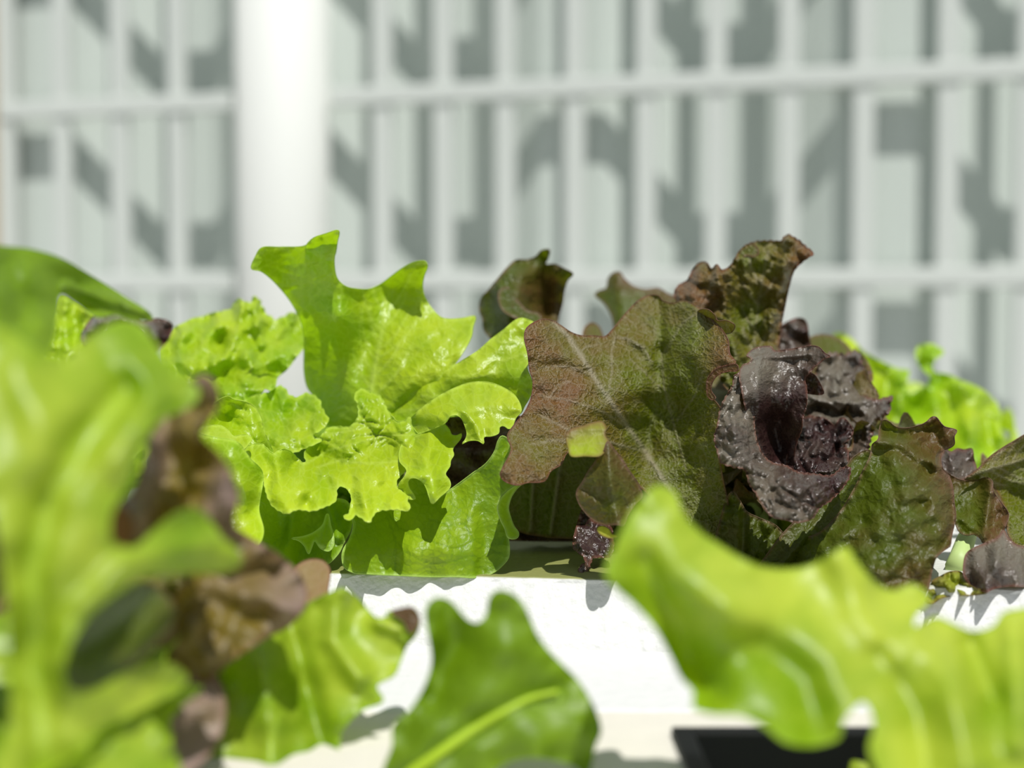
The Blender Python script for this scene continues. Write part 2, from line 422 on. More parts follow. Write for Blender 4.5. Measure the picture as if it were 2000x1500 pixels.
CREAM = mat_plain('stained_foam', (0.70, 0.665, 0.59), .7, bump=.4, scale=120, var=.10)
FOAM_TOP = mat_plain('foam_olive_top', (0.74, 0.74, 0.74), .6, bump=.5, scale=260, var=.10)
def add_olive_top(m):
    """olive tint on the flat top of the raft, around the two middle plants"""
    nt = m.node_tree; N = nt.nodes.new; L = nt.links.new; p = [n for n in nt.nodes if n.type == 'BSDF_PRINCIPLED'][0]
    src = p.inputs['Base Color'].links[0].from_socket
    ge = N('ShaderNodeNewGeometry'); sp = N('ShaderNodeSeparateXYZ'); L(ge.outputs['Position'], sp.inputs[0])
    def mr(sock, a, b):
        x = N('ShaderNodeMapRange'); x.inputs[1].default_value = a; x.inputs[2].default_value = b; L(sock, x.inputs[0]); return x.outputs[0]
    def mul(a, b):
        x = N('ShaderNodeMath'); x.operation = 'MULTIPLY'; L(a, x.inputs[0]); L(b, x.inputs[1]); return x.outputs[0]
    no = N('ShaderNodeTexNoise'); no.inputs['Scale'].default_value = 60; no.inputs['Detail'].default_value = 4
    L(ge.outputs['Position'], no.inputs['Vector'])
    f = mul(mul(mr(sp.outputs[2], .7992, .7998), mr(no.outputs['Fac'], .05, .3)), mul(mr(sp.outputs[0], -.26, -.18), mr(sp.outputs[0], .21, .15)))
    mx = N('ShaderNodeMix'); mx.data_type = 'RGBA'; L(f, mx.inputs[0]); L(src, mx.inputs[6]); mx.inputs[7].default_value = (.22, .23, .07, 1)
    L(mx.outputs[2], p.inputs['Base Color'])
add_olive_top(FOAM_TOP)  # white foam, mixed to olive on the middle of its top
BLACK = mat_plain('black_plastic', (0.005, 0.006, 0.006), .6, spec=.2)
CONC = mat_plain('concrete', (0.72, 0.71, 0.68), .9, bump=.3, scale=12, var=.25)
TAN = mat_plain('tan_paint', (0.55, 0.44, 0.30), .7)
METAL = mat_plain('galvanised', (0.45, 0.46, 0.47), .45)

# ------------------------------------------------------------------ setting
v, f = box(-6, 6, -3, 7, -.05, 0); tag(mesh_obj('floor', v, f, CONC, None, False), kind='structure')

ang = R(14.6); u_ = np.array([math.cos(ang), -math.sin(ang), 0]); n_ = np.array([-math.sin(ang), -math.cos(ang), 0])
F0 = np.array([0.792, 2.2, 0])                              # the fence line passes here
def fence_pt(x):
    """point of the fence line seen at frame column x -> distance along the fence from F0"""
    k = (x - 1000) / F
    # X = k*Y ; F0 + s*u
    return (k * F0[1] - F0[0]) / (u_[0] - k * u_[1])
def fpt(s, off, z): return F0 + s * u_ + n_ * off + np.array([0, 0, z])
ZR = [CAM_Z + .380, CAM_Z + .063, CAM_Z - .254, CAM_Z + .697, CAM_Z - .571]

def bar_mesh(s0, s1, z0, z1, t, off=0.0):
    V = [fpt(s, off + o, z) for s in (s0, s1) for o in (t / 2, -t / 2) for z in (z0, z1)]
    return V, [(0, 1, 3, 2), (4, 6, 7, 5), (0, 4, 5, 1), (2, 3, 7, 6), (0, 2, 6, 4), (1, 5, 7, 3)]

def fence(name, label, x0, x1, xs, hi=CAM_Z + .95):
    s0, s1 = fence_pt(x0), fence_pt(x1)
    e = tag(empty(name, fpt((s0 + s1) / 2, 0, 0)), label, 'fence', 'white fence panels behind the lettuces')
    for x in xs:
        s = fence_pt(x); V, Fc = bar_mesh(s - .0165, s + .0165, .0, hi, .02)
        bevel(mesh_obj('bar', V, Fc, WHITE, e, False, e.location), .003)
    for z in ZR:
        V, Fc = bar_mesh(s0, s1, z - .0155, z + .0155, .026, .002)
        bevel(mesh_obj('rail', V, Fc, WHITE, e, False, e.location), .003)
    return e
fence('barred_fence', 'white barred fence panel running rightwards from the round white column', 650, 2300, [750, 868, 988, 1122, 1260, 1396, 1537, 1682, 1845, 2000, 2160, 2300])
fence('barred_fence', 'short white barred fence panel between tan post and round column', 12, 465, [22, 130, 242, 353])

s = fence_pt(560); c = fpt(s, .01, 0)
V = []; Fc = []; K = 48; rad = .081
for z in (0, CAM_Z + 1.1):
    for i in range(K): V.append(c + np.array([rad * math.cos(2 * math.pi * i / K), rad * math.sin(2 * math.pi * i / K), z]))
Fc = [(i, (i + 1) % K, K + (i + 1) % K, K + i) for i in range(K)] + [tuple(range(K))[::-1], tuple(range(K, 2 * K))]
col_ = mesh_obj('column', V, Fc, WHITE2, None, True, c)
for p in col_.data.polygons:
    if len(p.vertices) > 4: p.use_smooth = False
tag(col_, 'thick round white column between the two fence panels', 'column')
s = fence_pt(-28); V, Fc = bar_mesh(s - .035, s + .035, 0, CAM_Z + 1.0, .05)
tag(bevel(mesh_obj('fence_post', V, Fc, TAN, None, False), .004), 'tan post at the far end of the short fence panel', 'post')

# corrugated sheet wall behind the fence: deep trapezoid folds
prof = []; G, Cd, PER = -.032, .070, .50
s_low = fence_pt(810) + .02
for k in range(-6, 6):
    b = s_low + k * PER
    prof += [(b - .055, G - Cd), (b + .055, G - Cd), (b + .195, G), (b + .305, G)]
V = []; Fc = []
for s, o in prof:
    V.append(fpt(s, o, 0)); V.append(fpt(s, o, CAM_Z + 1.6)); V.append(fpt(s, o - .003, 0)); V.append(fpt(s, o - .003, CAM_Z + 1.6))
for i in range(len(prof) - 1):
    a = i * 4; Fc += [(a, a + 4, a + 5, a + 1), (a + 2, a + 3, a + 7, a + 6), (a + 1, a + 5, a + 7, a + 3)]
tag(mesh_obj('wall_back', V, Fc, SHEET, None, False), kind='structure')

# growing rafts: rear one is thicker, its front edge runs slightly askew
ZT = 0.80
def slab(name, mat, pts, z0, z1, label, cat, jag=0.0, seed=3, group=None, flare=0.0):
    """extruded outline with a softly crumbled top edge"""
    P = np.array(pts, float); n = len(P); out = []
    rr = np.random.RandomState(seed)
    for i in range(n):
        a, b = P[i], P[(i + 1) % n]; L_ = np.linalg.norm(b - a); k = max(1, int(L_ / .004)) if jag else 1
        for t in np.arange(k) / k: out.append(a + t * (b - a))
    O = np.array(out); m = len(O); cen = O.mean(0)
    V = []; 
    nz = lambda: rr.uniform(-1, 1, m) * jag
    dirn = (cen - O) / np.linalg.norm(cen - O, axis=1)[:, None]
    rings = [(z0, 0.0), (z1 - .0022, 0), (z1 - .0007, .0006), (z1, .0022)]
    for z, ins in rings:
        if z == z0: ins = -flare
        jj = nz()[:, None] * dirn if z > z0 else 0
        Q = O + dirn * ins + jj
        V += [(q[0], q[1], z + (rr.uniform(-1, 1) * jag * .5 if z0 < z < z1 else 0)) for q in Q]
    Fc = []
    for k in range(3):
        for i in range(m): Fc.append((k * m + i, k * m + (i + 1) % m, (k + 1) * m + (i + 1) % m, (k + 1) * m + i))
    Fc.append(tuple(range(3 * m, 4 * m))); Fc.append(tuple(range(m))[::-1])
    o = mesh_obj(name, V, Fc, mat, None, False)
    return tag(o, label, cat, group)
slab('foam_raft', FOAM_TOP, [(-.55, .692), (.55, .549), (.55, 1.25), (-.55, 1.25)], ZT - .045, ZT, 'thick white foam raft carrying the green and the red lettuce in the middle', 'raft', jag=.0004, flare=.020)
slab('foam_raft', FOAM, [(-.55, .512), (.55, .506), (.55, .5355), (-.55, .6785)], ZT - .060, ZT - .028, 'thin white foam raft, the lower strip in front of the thick one', 'raft', jag=.0003, seed=8)

# nearest raft with a square planting hole that holds a black cup
x0, x1 = W(1325, 1430, .5)[0], W(1690, 1430, .5)[0]
y0, y1 = .395, .478
Zn = ZT - .029
outer = [(-.55, .20), (.55, .20), (.55, .5115), (-.55, .5115)]
xs = [-.55, x0, x1, .55]; ys = [.20, y0, y1, .5115]
V = []; Fc = []
for z in (Zn - .03, Zn):
    for yy in ys:
        for xx in xs: V.append((xx, yy, z))
for a in range(3):
    for b in range(3):
        if a == 1 and b == 1: continue
        i = a * 4 + b; Fc.append((16 + i, 16 + i + 1, 16 + i + 5, 16 + i + 4)); Fc.append((i, i + 4, i + 5, i + 1))
def side(i, j): Fc.append((i, j, 16 + j, 16 + i))
for i, j in ((0, 1), (1, 2), (2, 3), (3, 7), (7, 11), (11, 15), (15, 14), (14, 13), (13, 12), (12, 8), (8, 4), (4, 0)): side(i, j)
for i, j in ((5, 9), (9, 10), (10, 6), (6, 5)): side(i, j)
tag(mesh_obj('planting_raft', V, Fc, CREAM, None, False), 'cream stained foam raft nearest the lens, with a square planting hole', 'raft')
def cup(name, xa, xb, ya, yb, zt, dep, label):
    t = .003; V = []; Fc = []
    e = .004
    loops = [(xa - e, xb + e, ya - e, yb + e, zt + .0005), (xa - e, xb + e, ya - e, yb + e, zt + .003), (xa + t, xb - t, ya + t, yb - t, zt + .003),
             (xa + t + .006, xb - t - .006, ya + t + .006, yb - t - .006, zt - dep + t), (xa + .006, xb - .006, ya + .006, yb - .006, zt - dep), (xa + .001, xb - .001, ya + .001, yb - .001, zt)]
    for a, b, c_, d_, z in loops: V += [(a, c_, z), (b, c_, z), (b, d_, z), (a, d_, z)]
    for k in range(5):
        if k == 3: continue
        for i in range(4): Fc.append((k * 4 + i, k * 4 + (i + 1) % 4, (k + 1) * 4 + (i + 1) % 4, (k + 1) * 4 + i))
    for i in range(4): Fc.append((20 + i, 20 + (i + 1) % 4, (i + 1) % 4, i))
    Fc.append((12, 13, 14, 15)); Fc.append((19, 18, 17, 16))
    return tag(bevel(mesh_obj(name, V, Fc, BLACK, None, False), .001), label, 'cup')
cup('planting_cup', x0, x1, y0, y1, Zn, .05, 'black square planting cup sunk in the cream raft under the right-hand green leaves')

# trough under the rafts
tr = tag(empty('grow_trough', (0, .75, 0)), 'long grow trough on legs that the foam rafts lie on', 'trough')
v, f = box(-.56, .56, .19, 1.26, ZT - .16, ZT - .061); bevel(mesh_obj('trough_body', v, f, WHITE, tr, False, tr.location), .006)
for sx in (-.5, .5):
    for yy in (.28, 1.17):
        v, f = box(sx - .02, sx + .02, yy - .02, yy + .02, 0, ZT - .161); mesh_obj('leg', v, f, METAL, tr, False, tr.location)

def plant(name, x, y, d, label, cat='lettuce', z=None, stem=True, sr=.011, sh=.035):
    p = W(x, y, d); 
    if z is not None: p[2] = z
    e = tag(empty(name, p), label, cat)
    if stem:
        P = [p + np.array([0, 0, t]) for t in np.linspace(0, sh, 7)]
        tv, tf = tube(P, np.linspace(sr, sr * .7, 7), 14); mesh_obj('stem', tv, tf, STEM, e, True, p)
    return e

# ------------------------------------------------------------------ GREEN LETTUCE (middle)
g = plant('green_lettuce', 650, 1062, .735, 'bright green frilly lettuce on the thick raft, beside the big red lettuce', z=ZT)
gp = dict(seed=3, pig=((0, 0, .45),))
# tall leaf with the curled left wing
mid = px('B', [(836, 1060), (860, 900), (900, 700), (925, 560), (930, 470)])
leaf(g, GREEN, [
    dict(out=px('B', [(125, 290), (150, 215), (185, 165), (300, 160), (450, 150), (500, 105), (570, 80), (648, 62), (640, 130), (625, 200), (622, 270), (640, 350), (690, 395), (760, 410), (830, 410), (900, 380), (960, 335), (1030, 285), (1100, 250), (1165, 245), (1180, 275), (1160, 330), (1150, 390), (1160, 450), (1200, 520), (1260, 580), (1310, 590), (1390, 585), (1465, 575), (1450, 640), (1440, 700), (1350, 850), (1200, 1000), (1050, 1150), (900, 1230), (720, 1250), (640, 1250), (590, 1240), (560, 1180), (520, 1080), (460, 1000), (440, 900), (440, 800), (440, 700), (420, 600), (380, 520), (340, 460), (290, 400), (230, 340), (180, 305)]),
         dep=px('B', [(130, 280, .70), (300, 250, .715), (430, 700, .745), (520, 1000, .75), (640, 600, .712), (560, 150, .70), (680, 1150, .735), (880, 700, .728), (850, 1050, .712), (1160, 280, .715), (1100, 700, .715), (1440, 600, .725), (1300, 800, .70), (1000, 400, .735)]),
         ridges=[(px('B', [(630, 250), (655, 450), (650, 700), (690, 950), (730, 1150)]), .009, 42), (px('B', [(760, 500), (800, 750), (790, 950)]), -.006, 24),
                 (px('B', [(1150, 330), (1080, 500), (960, 800)]), .005, 30), (px('B', [(1350, 640), (1150, 800), (950, 1100)]), .005, 22), (px('B', [(1250, 700), (1080, 850), (930, 1080)]), -.004, 14)],
         step=4.5, bull=.0009, bsize=24, wob=.0012, wl=110, ruffle=.002, rl=70, rw=14, veins=[(mid, 5)] + branches(mid, 6, 110, 42, 2),
         pig=px('B', [(400, 700, .0), (600, 600, .1), (600, 1000, 0.), (900, 600, .55), (1100, 500, .45), (1000, 900, .7), (250, 220, .2)]), seed=3),
    dict(out=px('B', [(450, 160), (490, 110), (570, 80), (648, 62), (640, 130), (622, 215), (600, 222), (560, 190), (520, 180), (500, 215), (460, 220)]),
         dep=px('B', [(450, 170, .702), (560, 120, .690), (640, 150, .694)]), step=4, ruffle=.002, rl=30, seed=5, pig=((0, 0, .35),))])
# right leaf, upper sheet and the bright lobe that hangs forward
leaf(g, GREEN, [
    dict(out=px('B', [(940, 1130), (1000, 1040), (1100, 985), (1200, 930), (1300, 890), (1400, 830), (1480, 780), (1560, 710), (1640, 650), (1700, 600), (1745, 585), (1820, 620), (1790, 660), (1755, 710), (1765, 760), (1790, 840), (1775, 880), (1800, 950), (1810, 1000), (1790, 1060), (1760, 1110), (1730, 1160), (1600, 1180), (1300, 1180), (1150, 1250), (1000, 1280), (920, 1230)]),
         dep=px('B', [(940, 1130, .705), (1745, 600, .695), (1400, 900, .69), (1790, 950, .672), (1600, 1000, .682), (1200, 1150, .69), (1600, 780, .688)]),
         ridges=[(px('B', [(1700, 620), (1500, 850), (1200, 1050)]), .005, 26), (px('B', [(1780, 900), (1600, 930), (1380, 960)]), .005, 24), (px('B', [(1380, 830), (1150, 980), (970, 1130)]), -.004, 12)],
         bull=.0008, bsize=22, wob=.001, ruffle=.002, rl=50, rw=16, veins=branches(px('B', [(960, 1150), (1300, 950), (1700, 650)]), 5, 90, 40, 4), pig=px('B', [(1000, 1050, .5), (1750, 650, .5), (1750, 900, .25), (1500, 900, .6)]), seed=11, step=4.5),
    dict(out=[(770, 850), (790, 830), (820, 800), (855, 775), (890, 757), (920, 747), (955, 747), (985, 758), (1005, 772), (1016, 790), (1018, 804), (1008, 816), (1000, 834), (994, 838), (984, 832), (976, 834), (974, 846), (960, 852), (945, 854), (945, 867), (934, 861), (916, 861), (902, 867), (908, 860), (912, 848), (908, 832), (902, 818), (892, 811), (880, 813), (870, 826), (845, 838), (820, 848), (795, 858)],
         dep=[(800, 840, .675), (900, 755, .672), (1000, 775, .66), (1000, 830, .645), (940, 860, .64), (900, 830, .652), (870, 815, .655), (930, 800, .655)],
         ridges=[([(1000, 790), (930, 790), (850, 820)], .005, 20), ([(885, 815), (900, 835)], .004, 10), ([(940, 862), (930, 830), (900, 800)], .003, 9)],
         bull=.0006, bsize=22, wob=.0012, wl=70, ruffle=.0012, rl=44, pig=((0, 0, .75),), seed=13, step=4),
    dict(out=px('Q', [(700, 330), (760, 250), (850, 220), (920, 225), (945, 245), (990, 300), (1010, 345), (1060, 355), (1105, 335), (1100, 380), (1060, 430), (1020, 490), (1032, 540), (1000, 600), (995, 650), (950, 730), (990, 790), (998, 850), (960, 900), (900, 950), (820, 1020), (790, 950), (760, 860), (720, 800), (650, 768), (600, 778), (583, 810), (600, 870), (640, 930), (655, 970), (600, 975), (540, 930), (490, 860), (500, 820), (560, 740), (570, 690), (500, 600), (520, 450), (600, 380)]),
         dep=px('Q', [(760, 260, .672), (900, 300, .665), (1000, 500, .652), (800, 500, .648), (820, 700, .632), (820, 1000, .622), (980, 850, .632), (600, 800, .63), (640, 960, .63), (560, 500, .66)]),
         ridges=[(px('Q', [(820, 1000), (830, 800), (740, 600), (800, 350)]), .005, 16), (px('Q', [(600, 760), (700, 740)]), .004, 9)],
         bull=.0005, bsize=20, wob=.001, wl=60, ruffle=.001, rl=36, pig=((0, 0, .7),), seed=15, step=4)])
# inner blistered leaf whose margin spills forward as the bright front ruffle
leaf(g, GREEN, [dict(
    out=[(476, 882), (488, 870), (498, 867), (512, 868), (524, 878), (533, 886), (544, 880), (556, 877), (568, 882), (580, 894), (592, 904), (598, 902), (594, 890), (600, 874), (616, 860), (632, 846), (640, 836), (650, 834), (660, 833), (680, 834), (692, 826), (700, 810), (698, 790), (692, 774), (704, 760), (720, 764), (740, 772), (750, 786), (756, 800), (775, 822), (780, 824), (792, 820), (801, 814), (803, 828), (812, 842), (820, 850), (821, 866), (822, 878), (816, 892), (804, 908), (792, 920), (778, 934), (774, 946), (784, 958), (798, 966), (796, 980), (802, 992), (792, 998), (776, 995), (760, 996), (740, 998), (730, 1006), (721, 1021), (706, 1012), (694, 1006), (688, 1014), (676, 1015), (671, 1007), (680, 1004), (684, 990), (686, 970), (678, 956), (666, 950), (658, 956), (658, 968), (654, 980), (630, 992), (610, 998), (580, 996), (560, 1003), (546, 998), (532, 988), (524, 974), (518, 956), (512, 930), (504, 914), (490, 900)],
    dep=[(640, 845, .685), (700, 765, .70), (750, 800, .69), (800, 830, .672), (820, 880, .662), (700, 850, .682), (720, 900, .665), (640, 900, .672), (600, 910, .668), (556, 880, .655), (500, 870, .65), (480, 885, .648), (520, 960, .622), (560, 1000, .612), (640, 985, .618), (600, 950, .628), (670, 945, .64), (690, 960, .636), (680, 1010, .614), (721, 1018, .610), (760, 990, .618), (798, 985, .620), (740, 950, .635), (780, 930, .65)],
    ridges=[([(600, 915), (650, 928), (700, 925), (740, 935)], .006, 13), ([(700, 935), (710, 980), (721, 1015)], .005, 12), ([(545, 900), (550, 960), (560, 1000)], .007, 20), ([(615, 925), (620, 955), (600, 985)], -.007, 15), ([(640, 935), (645, 975)], -.006, 12), ([(505, 885), (530, 920), (520, 960)], -.005, 11), ([(755, 930), (752, 985)], -.005, 13), ([(780, 950), (790, 985)], .004, 10), ([(580, 900), (560, 925)], -.004, 9),
            ([(700, 770), (720, 810), (700, 850)], .004, 14), ([(750, 790), (740, 830), (700, 870)], .003, 10)],
    step=3.4, bull=.003, bsize=21, wob=.0026, wl=70, ruffle=.0012, rl=40, rw=12, teeth=.8, tl=14,
    veins=[([(600, 905), (640, 880), (700, 865), (760, 850), (800, 850)], 2.2), ([(620, 912), (660, 900), (720, 905), (790, 900)], 2.2), ([(640, 850), (690, 840), (740, 830)], 2)],
    pig=[(640, 850, .3), (700, 860, .55), (760, 830, .6), (560, 960, .8), (720, 980, .85), (600, 900, .6), (640, 970, .7)], seed=21, bang=-.5, bmap=[(640, 850, 1), (760, 840, 1), (700, 880, 1), (800, 870, .8), (560, 890, .35), (600, 940, .15), (700, 930, .3), (560, 990, .1), (700, 1000, .15), (780, 970, .3)])])
# left leaf: bulging back sheet and the outer sheet hanging down on the left
leaf(g, GREEN, [
    dict(out=px('P', [(20, 560), (40, 480), (90, 380), (180, 300), (260, 240), (330, 220), (380, 250), (450, 262), (520, 280), (600, 340), (650, 450), (680, 560), (740, 700), (765, 765), (720, 790), (640, 790), (560, 800), (470, 720), (400, 660), (250, 650), (100, 620)]),
         dep=px('P', [(20, 560, .632), (180, 300, .655), (380, 250, .665), (600, 340, .67), (740, 760, .672), (400, 600, .655), (300, 420, .668)]),
         ridges=[(px('P', [(200, 330), (180, 480), (300, 560), (400, 640)]), .006, 12), (px('P', [(300, 400), (380, 530)]), -.006, 14), (px('P', [(520, 320), (600, 500), (640, 700)]), .004, 12)],
         bull=.0018, bsize=20, step=3.6, wob=.001, wl=50, ruffle=.001, pig=((0, 0, .5),), seed=23),
    dict(out=px('P', [(20, 550), (60, 520), (150, 505), (260, 508), (330, 555), (380, 610), (440, 600), (520, 600), (560, 640), (520, 700), (480, 740), (430, 700), (340, 660), (250, 650), (100, 610)]),
         dep=px('P', [(20, 555, .622), (250, 520, .640), (250, 640, .620), (430, 660, .626), (540, 640, .640)]), step=3, ruffle=.001, rl=24, pig=((0, 0, .7),), seed=24),
    dict(out=px('E', [(95, 180), (130, 195), (220, 215), (290, 225), (340, 250), (370, 295), (400, 335), (440, 370), (462, 400), (468, 450), (450, 560), (445, 620), (470, 720), (468, 760), (440, 812), (380, 800), (300, 760), (200, 680), (120, 600), (60, 450), (60, 300)]),
         dep=px('E', [(95, 180, .620), (300, 235, .616), (462, 420, .625), (445, 620, .620), (440, 800, .598), (300, 500, .606), (120, 600, .612)]),
         ridges=[(px('E', [(320, 260), (370, 500), (420, 760)]), .004, 22), (px('E', [(440, 480), (400, 640)]), -.003, 12)],
         bull=.0006, bsize=26, step=4.2, wob=.001, wl=80, ruffle=.0008, pig=px('E', [(300, 300, .2), (400, 500, .35), (400, 750, .9)]), seed=25)])
# big smooth leaf resting on the edge of the raft
vv = [(px('E', [(1165, 640), (1230, 720), (1340, 770), (1430, 800), (1530, 832), (1600, 820), (1645, 780)]), 1.7), (px('E', [(1390, 670), (1500, 702), (1590, 695), (1650, 640)]), 1.7),
      (px('E', [(1595, 700), (1640, 780), (1720, 830), (1800, 860)]), 1.6), (px('E', [(1205, 790), (1260, 850), (1340, 895), (1400, 915), (1500, 910), (1640, 870)]), 1.6),
      (px('E', [(1525, 832), (1520, 905)]), 1.4), (px('E', [(1500, 705), (1510, 760), (1500, 800)]), 1.3), (px('E', [(1355, 800), (1355, 890)]), 1.3), (px('E', [(1415, 690), (1400, 740), (1410, 790)]), 1.3),
      (px('E', [(1060, 560), (1150, 630), (1210, 790), (1205, 960)]), 1.4), (px('E', [(1400, 915), (1410, 980)]), 1.2), (px('E', [(1500, 560), (1540, 600), (1600, 640), (1640, 700)]), 1.3)]
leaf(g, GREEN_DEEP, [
    dict(out=px('E', [(965, 650), (972, 700), (950, 780), (915, 840), (908, 890), (925, 940), (970, 966), (1050, 974), (1200, 982), (1400, 990), (1550, 990), (1650, 995), (1740, 975), (1800, 930), (1838, 880), (1838, 780), (1820, 690), (1785, 620), (1800, 540), (1850, 500), (1880, 460), (1800, 430), (1795, 400), (1840, 310), (1850, 270), (1832, 220), (1800, 205), (1780, 230), (1760, 290), (1710, 360), (1640, 410), (1560, 470), (1500, 510), (1440, 530), (1390, 430), (1280, 425), (1230, 520), (1160, 560), (1080, 590)]),
         dep=px('E', [(910, 880, .634), (1050, 970, .626), (1400, 985, .6255), (1650, 990, .627), (1838, 850, .637), (970, 660, .645), (1200, 580, .652), (1440, 570, .648), (1500, 780, .628), (1300, 750, .633), (1700, 450, .643), (1800, 230, .640), (1830, 700, .640)]),
         ridges=[(px('E', [(1240, 620), (1220, 800), (1200, 960)]), -.0022, 18), (px('E', [(1680, 640), (1700, 800), (1680, 960)]), -.003, 14)],
         step=3.6, bull=.0004, bsize=17, wob=.0008, wl=90, ruffle=.0006, veins=vv, vdisp=-.0005, rimw=3.2, bead=.0003,
         pig=px('E', [(1000, 850, .25), (1450, 850, .6), (1800, 400, .25), (1750, 850, .1), (1300, 640, .45)]), seed=31, bang=1.3),
    dict(out=px('Q', [(1700, 820), (1640, 838), (1570, 880), (1500, 950), (1465, 1010), (1460, 1080), (1490, 1180), (1530, 1260), (1560, 1345), (1600, 1362), (1650, 1350), (1664, 1305), (1620, 1240), (1585, 1150), (1565, 1060), (1590, 960), (1640, 880)]),
         dep=px('Q', [(1700, 820, .640), (1480, 1000, .628), (1560, 1060, .636), (1500, 1200, .629), (1640, 1320, .632)]), step=3, pig=((0, 0, .3),), seed=33, bead=.0003, rimw=3)])
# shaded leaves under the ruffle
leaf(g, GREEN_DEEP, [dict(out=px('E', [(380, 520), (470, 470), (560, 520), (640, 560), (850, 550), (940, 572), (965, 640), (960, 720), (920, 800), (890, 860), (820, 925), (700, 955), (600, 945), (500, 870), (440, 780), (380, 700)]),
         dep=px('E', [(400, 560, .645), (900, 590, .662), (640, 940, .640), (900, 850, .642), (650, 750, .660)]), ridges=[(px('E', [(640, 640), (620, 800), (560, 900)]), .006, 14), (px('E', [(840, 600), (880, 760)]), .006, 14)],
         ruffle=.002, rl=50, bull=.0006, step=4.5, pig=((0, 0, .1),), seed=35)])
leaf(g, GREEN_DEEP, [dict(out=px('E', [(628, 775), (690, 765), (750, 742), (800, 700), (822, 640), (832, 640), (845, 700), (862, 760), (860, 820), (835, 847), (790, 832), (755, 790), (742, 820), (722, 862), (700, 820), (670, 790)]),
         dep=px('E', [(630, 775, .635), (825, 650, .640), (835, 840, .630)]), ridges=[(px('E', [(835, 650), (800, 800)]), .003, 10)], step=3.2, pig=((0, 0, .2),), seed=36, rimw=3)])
# frizzy leaves at the back left
leaf(g, GREEN, [dict(out=px('S', [(60, 620), (80, 540), (120, 470), (200, 400), (300, 350), (380, 310), (480, 290), (560, 260), (660, 240), (760, 210), (790, 150), (840, 118), (900, 150), (940, 160), (970, 110), (1000, 98), (1035, 130), (1060, 200), (1100, 260), (1190, 322), (1280, 285), (1370, 248), (1420, 290), (1470, 370), (1500, 480), (1490, 570), (1450, 620), (1400, 680), (1300, 810), (1210, 890), (1185, 985), (1150, 1012), (1080, 1000), (1040, 1060), (900, 1120), (700, 1120), (500, 1150), (300, 1050), (100, 850)]),
         dep=px('S', [(80, 540, .765), (400, 320, .78), (840, 130, .79), (1000, 110, .785), (1370, 260, .80), (1450, 550, .775), (1200, 950, .735), (700, 1100, .715), (300, 950, .72), (700, 600, .755), (1000, 700, .75)]),
         ridges=[(px('S', [(840, 140), (830, 400), (700, 700)]), .010, 14), (px('S', [(1000, 120), (1010, 400), (1050, 560)]), .009, 10), (px('S', [(900, 560), (960, 800), (880, 1000)]), .009, 14), (px('S', [(500, 600), (400, 760)]), .008, 16), (px('S', [(1150, 1000), (1000, 1000), (850, 900)]), .008, 12), (px('S', [(660, 500), (680, 900)]), -.008, 10), (px('S', [(280, 460), (240, 700), (300, 800)]), .006, 12)],
         step=4.2, bull=.003, bsize=26, wob=.004, wl=60, ruffle=.004, rl=34, rw=16, teeth=2.5, tl=20, pig=px('S', [(200, 500, .5), (900, 300, .6), (1300, 450, .25), (600, 800, .4), (1000, 950, .3)]), seed=41)])
leaf(g, GREEN, [dict(out=px('S', [(600, 1150), (800, 1080), (1000, 1060), (1100, 1040), (1200, 975), (1260, 975), (1330, 1060), (1420, 1078), (1470, 1040), (1560, 1060), (1620, 1110), (1650, 1200), (1700, 1280), (1705, 1320), (1640, 1400), (1560, 1450), (1640, 1500), (1500, 1570), (1300, 1640), (1100, 1640), (900, 1600), (800, 1400), (700, 1300)]),
         dep=px('S', [(700, 1150, .705), (1240, 990, .725), (1600, 1100, .715), (1700, 1300, .695), (1300, 1600, .675), (900, 1550, .672), (1200, 1300, .70)]),
         ridges=[(px('S', [(1600, 1100), (1620, 1250), (1500, 1300)]), .005, 12), (px('S', [(1230, 1000), (1250, 1250), (1200, 1500)]), .004, 14)],
         step=4, bull=.0022, bsize=20, wob=.0025, wl=60, ruffle=.002, rl=36, teeth=1.5, pig=px('S', [(1000, 1150, 0), (1250, 1100, .05), (1600, 1300, .5), (1200, 1500, .4)]), seed=43)])
for i, (az, ln, wd, lf, dr) in enumerate([(60, .10, .09, 65, 50), (110, .075, .08, 55, 60), (160, .075, .08, 40, 60), (20, .10, .08, 45, 60), (200, .09, .07, 30, 30), (330, .07, .06, 40, 40), (250, .06, .06, 35, 30)]):
    free_leaf(g, GREEN_DEEP, az, ln, wd, lf, dr, seed=50 + i, pig=.2, base=(0, .01, .012))

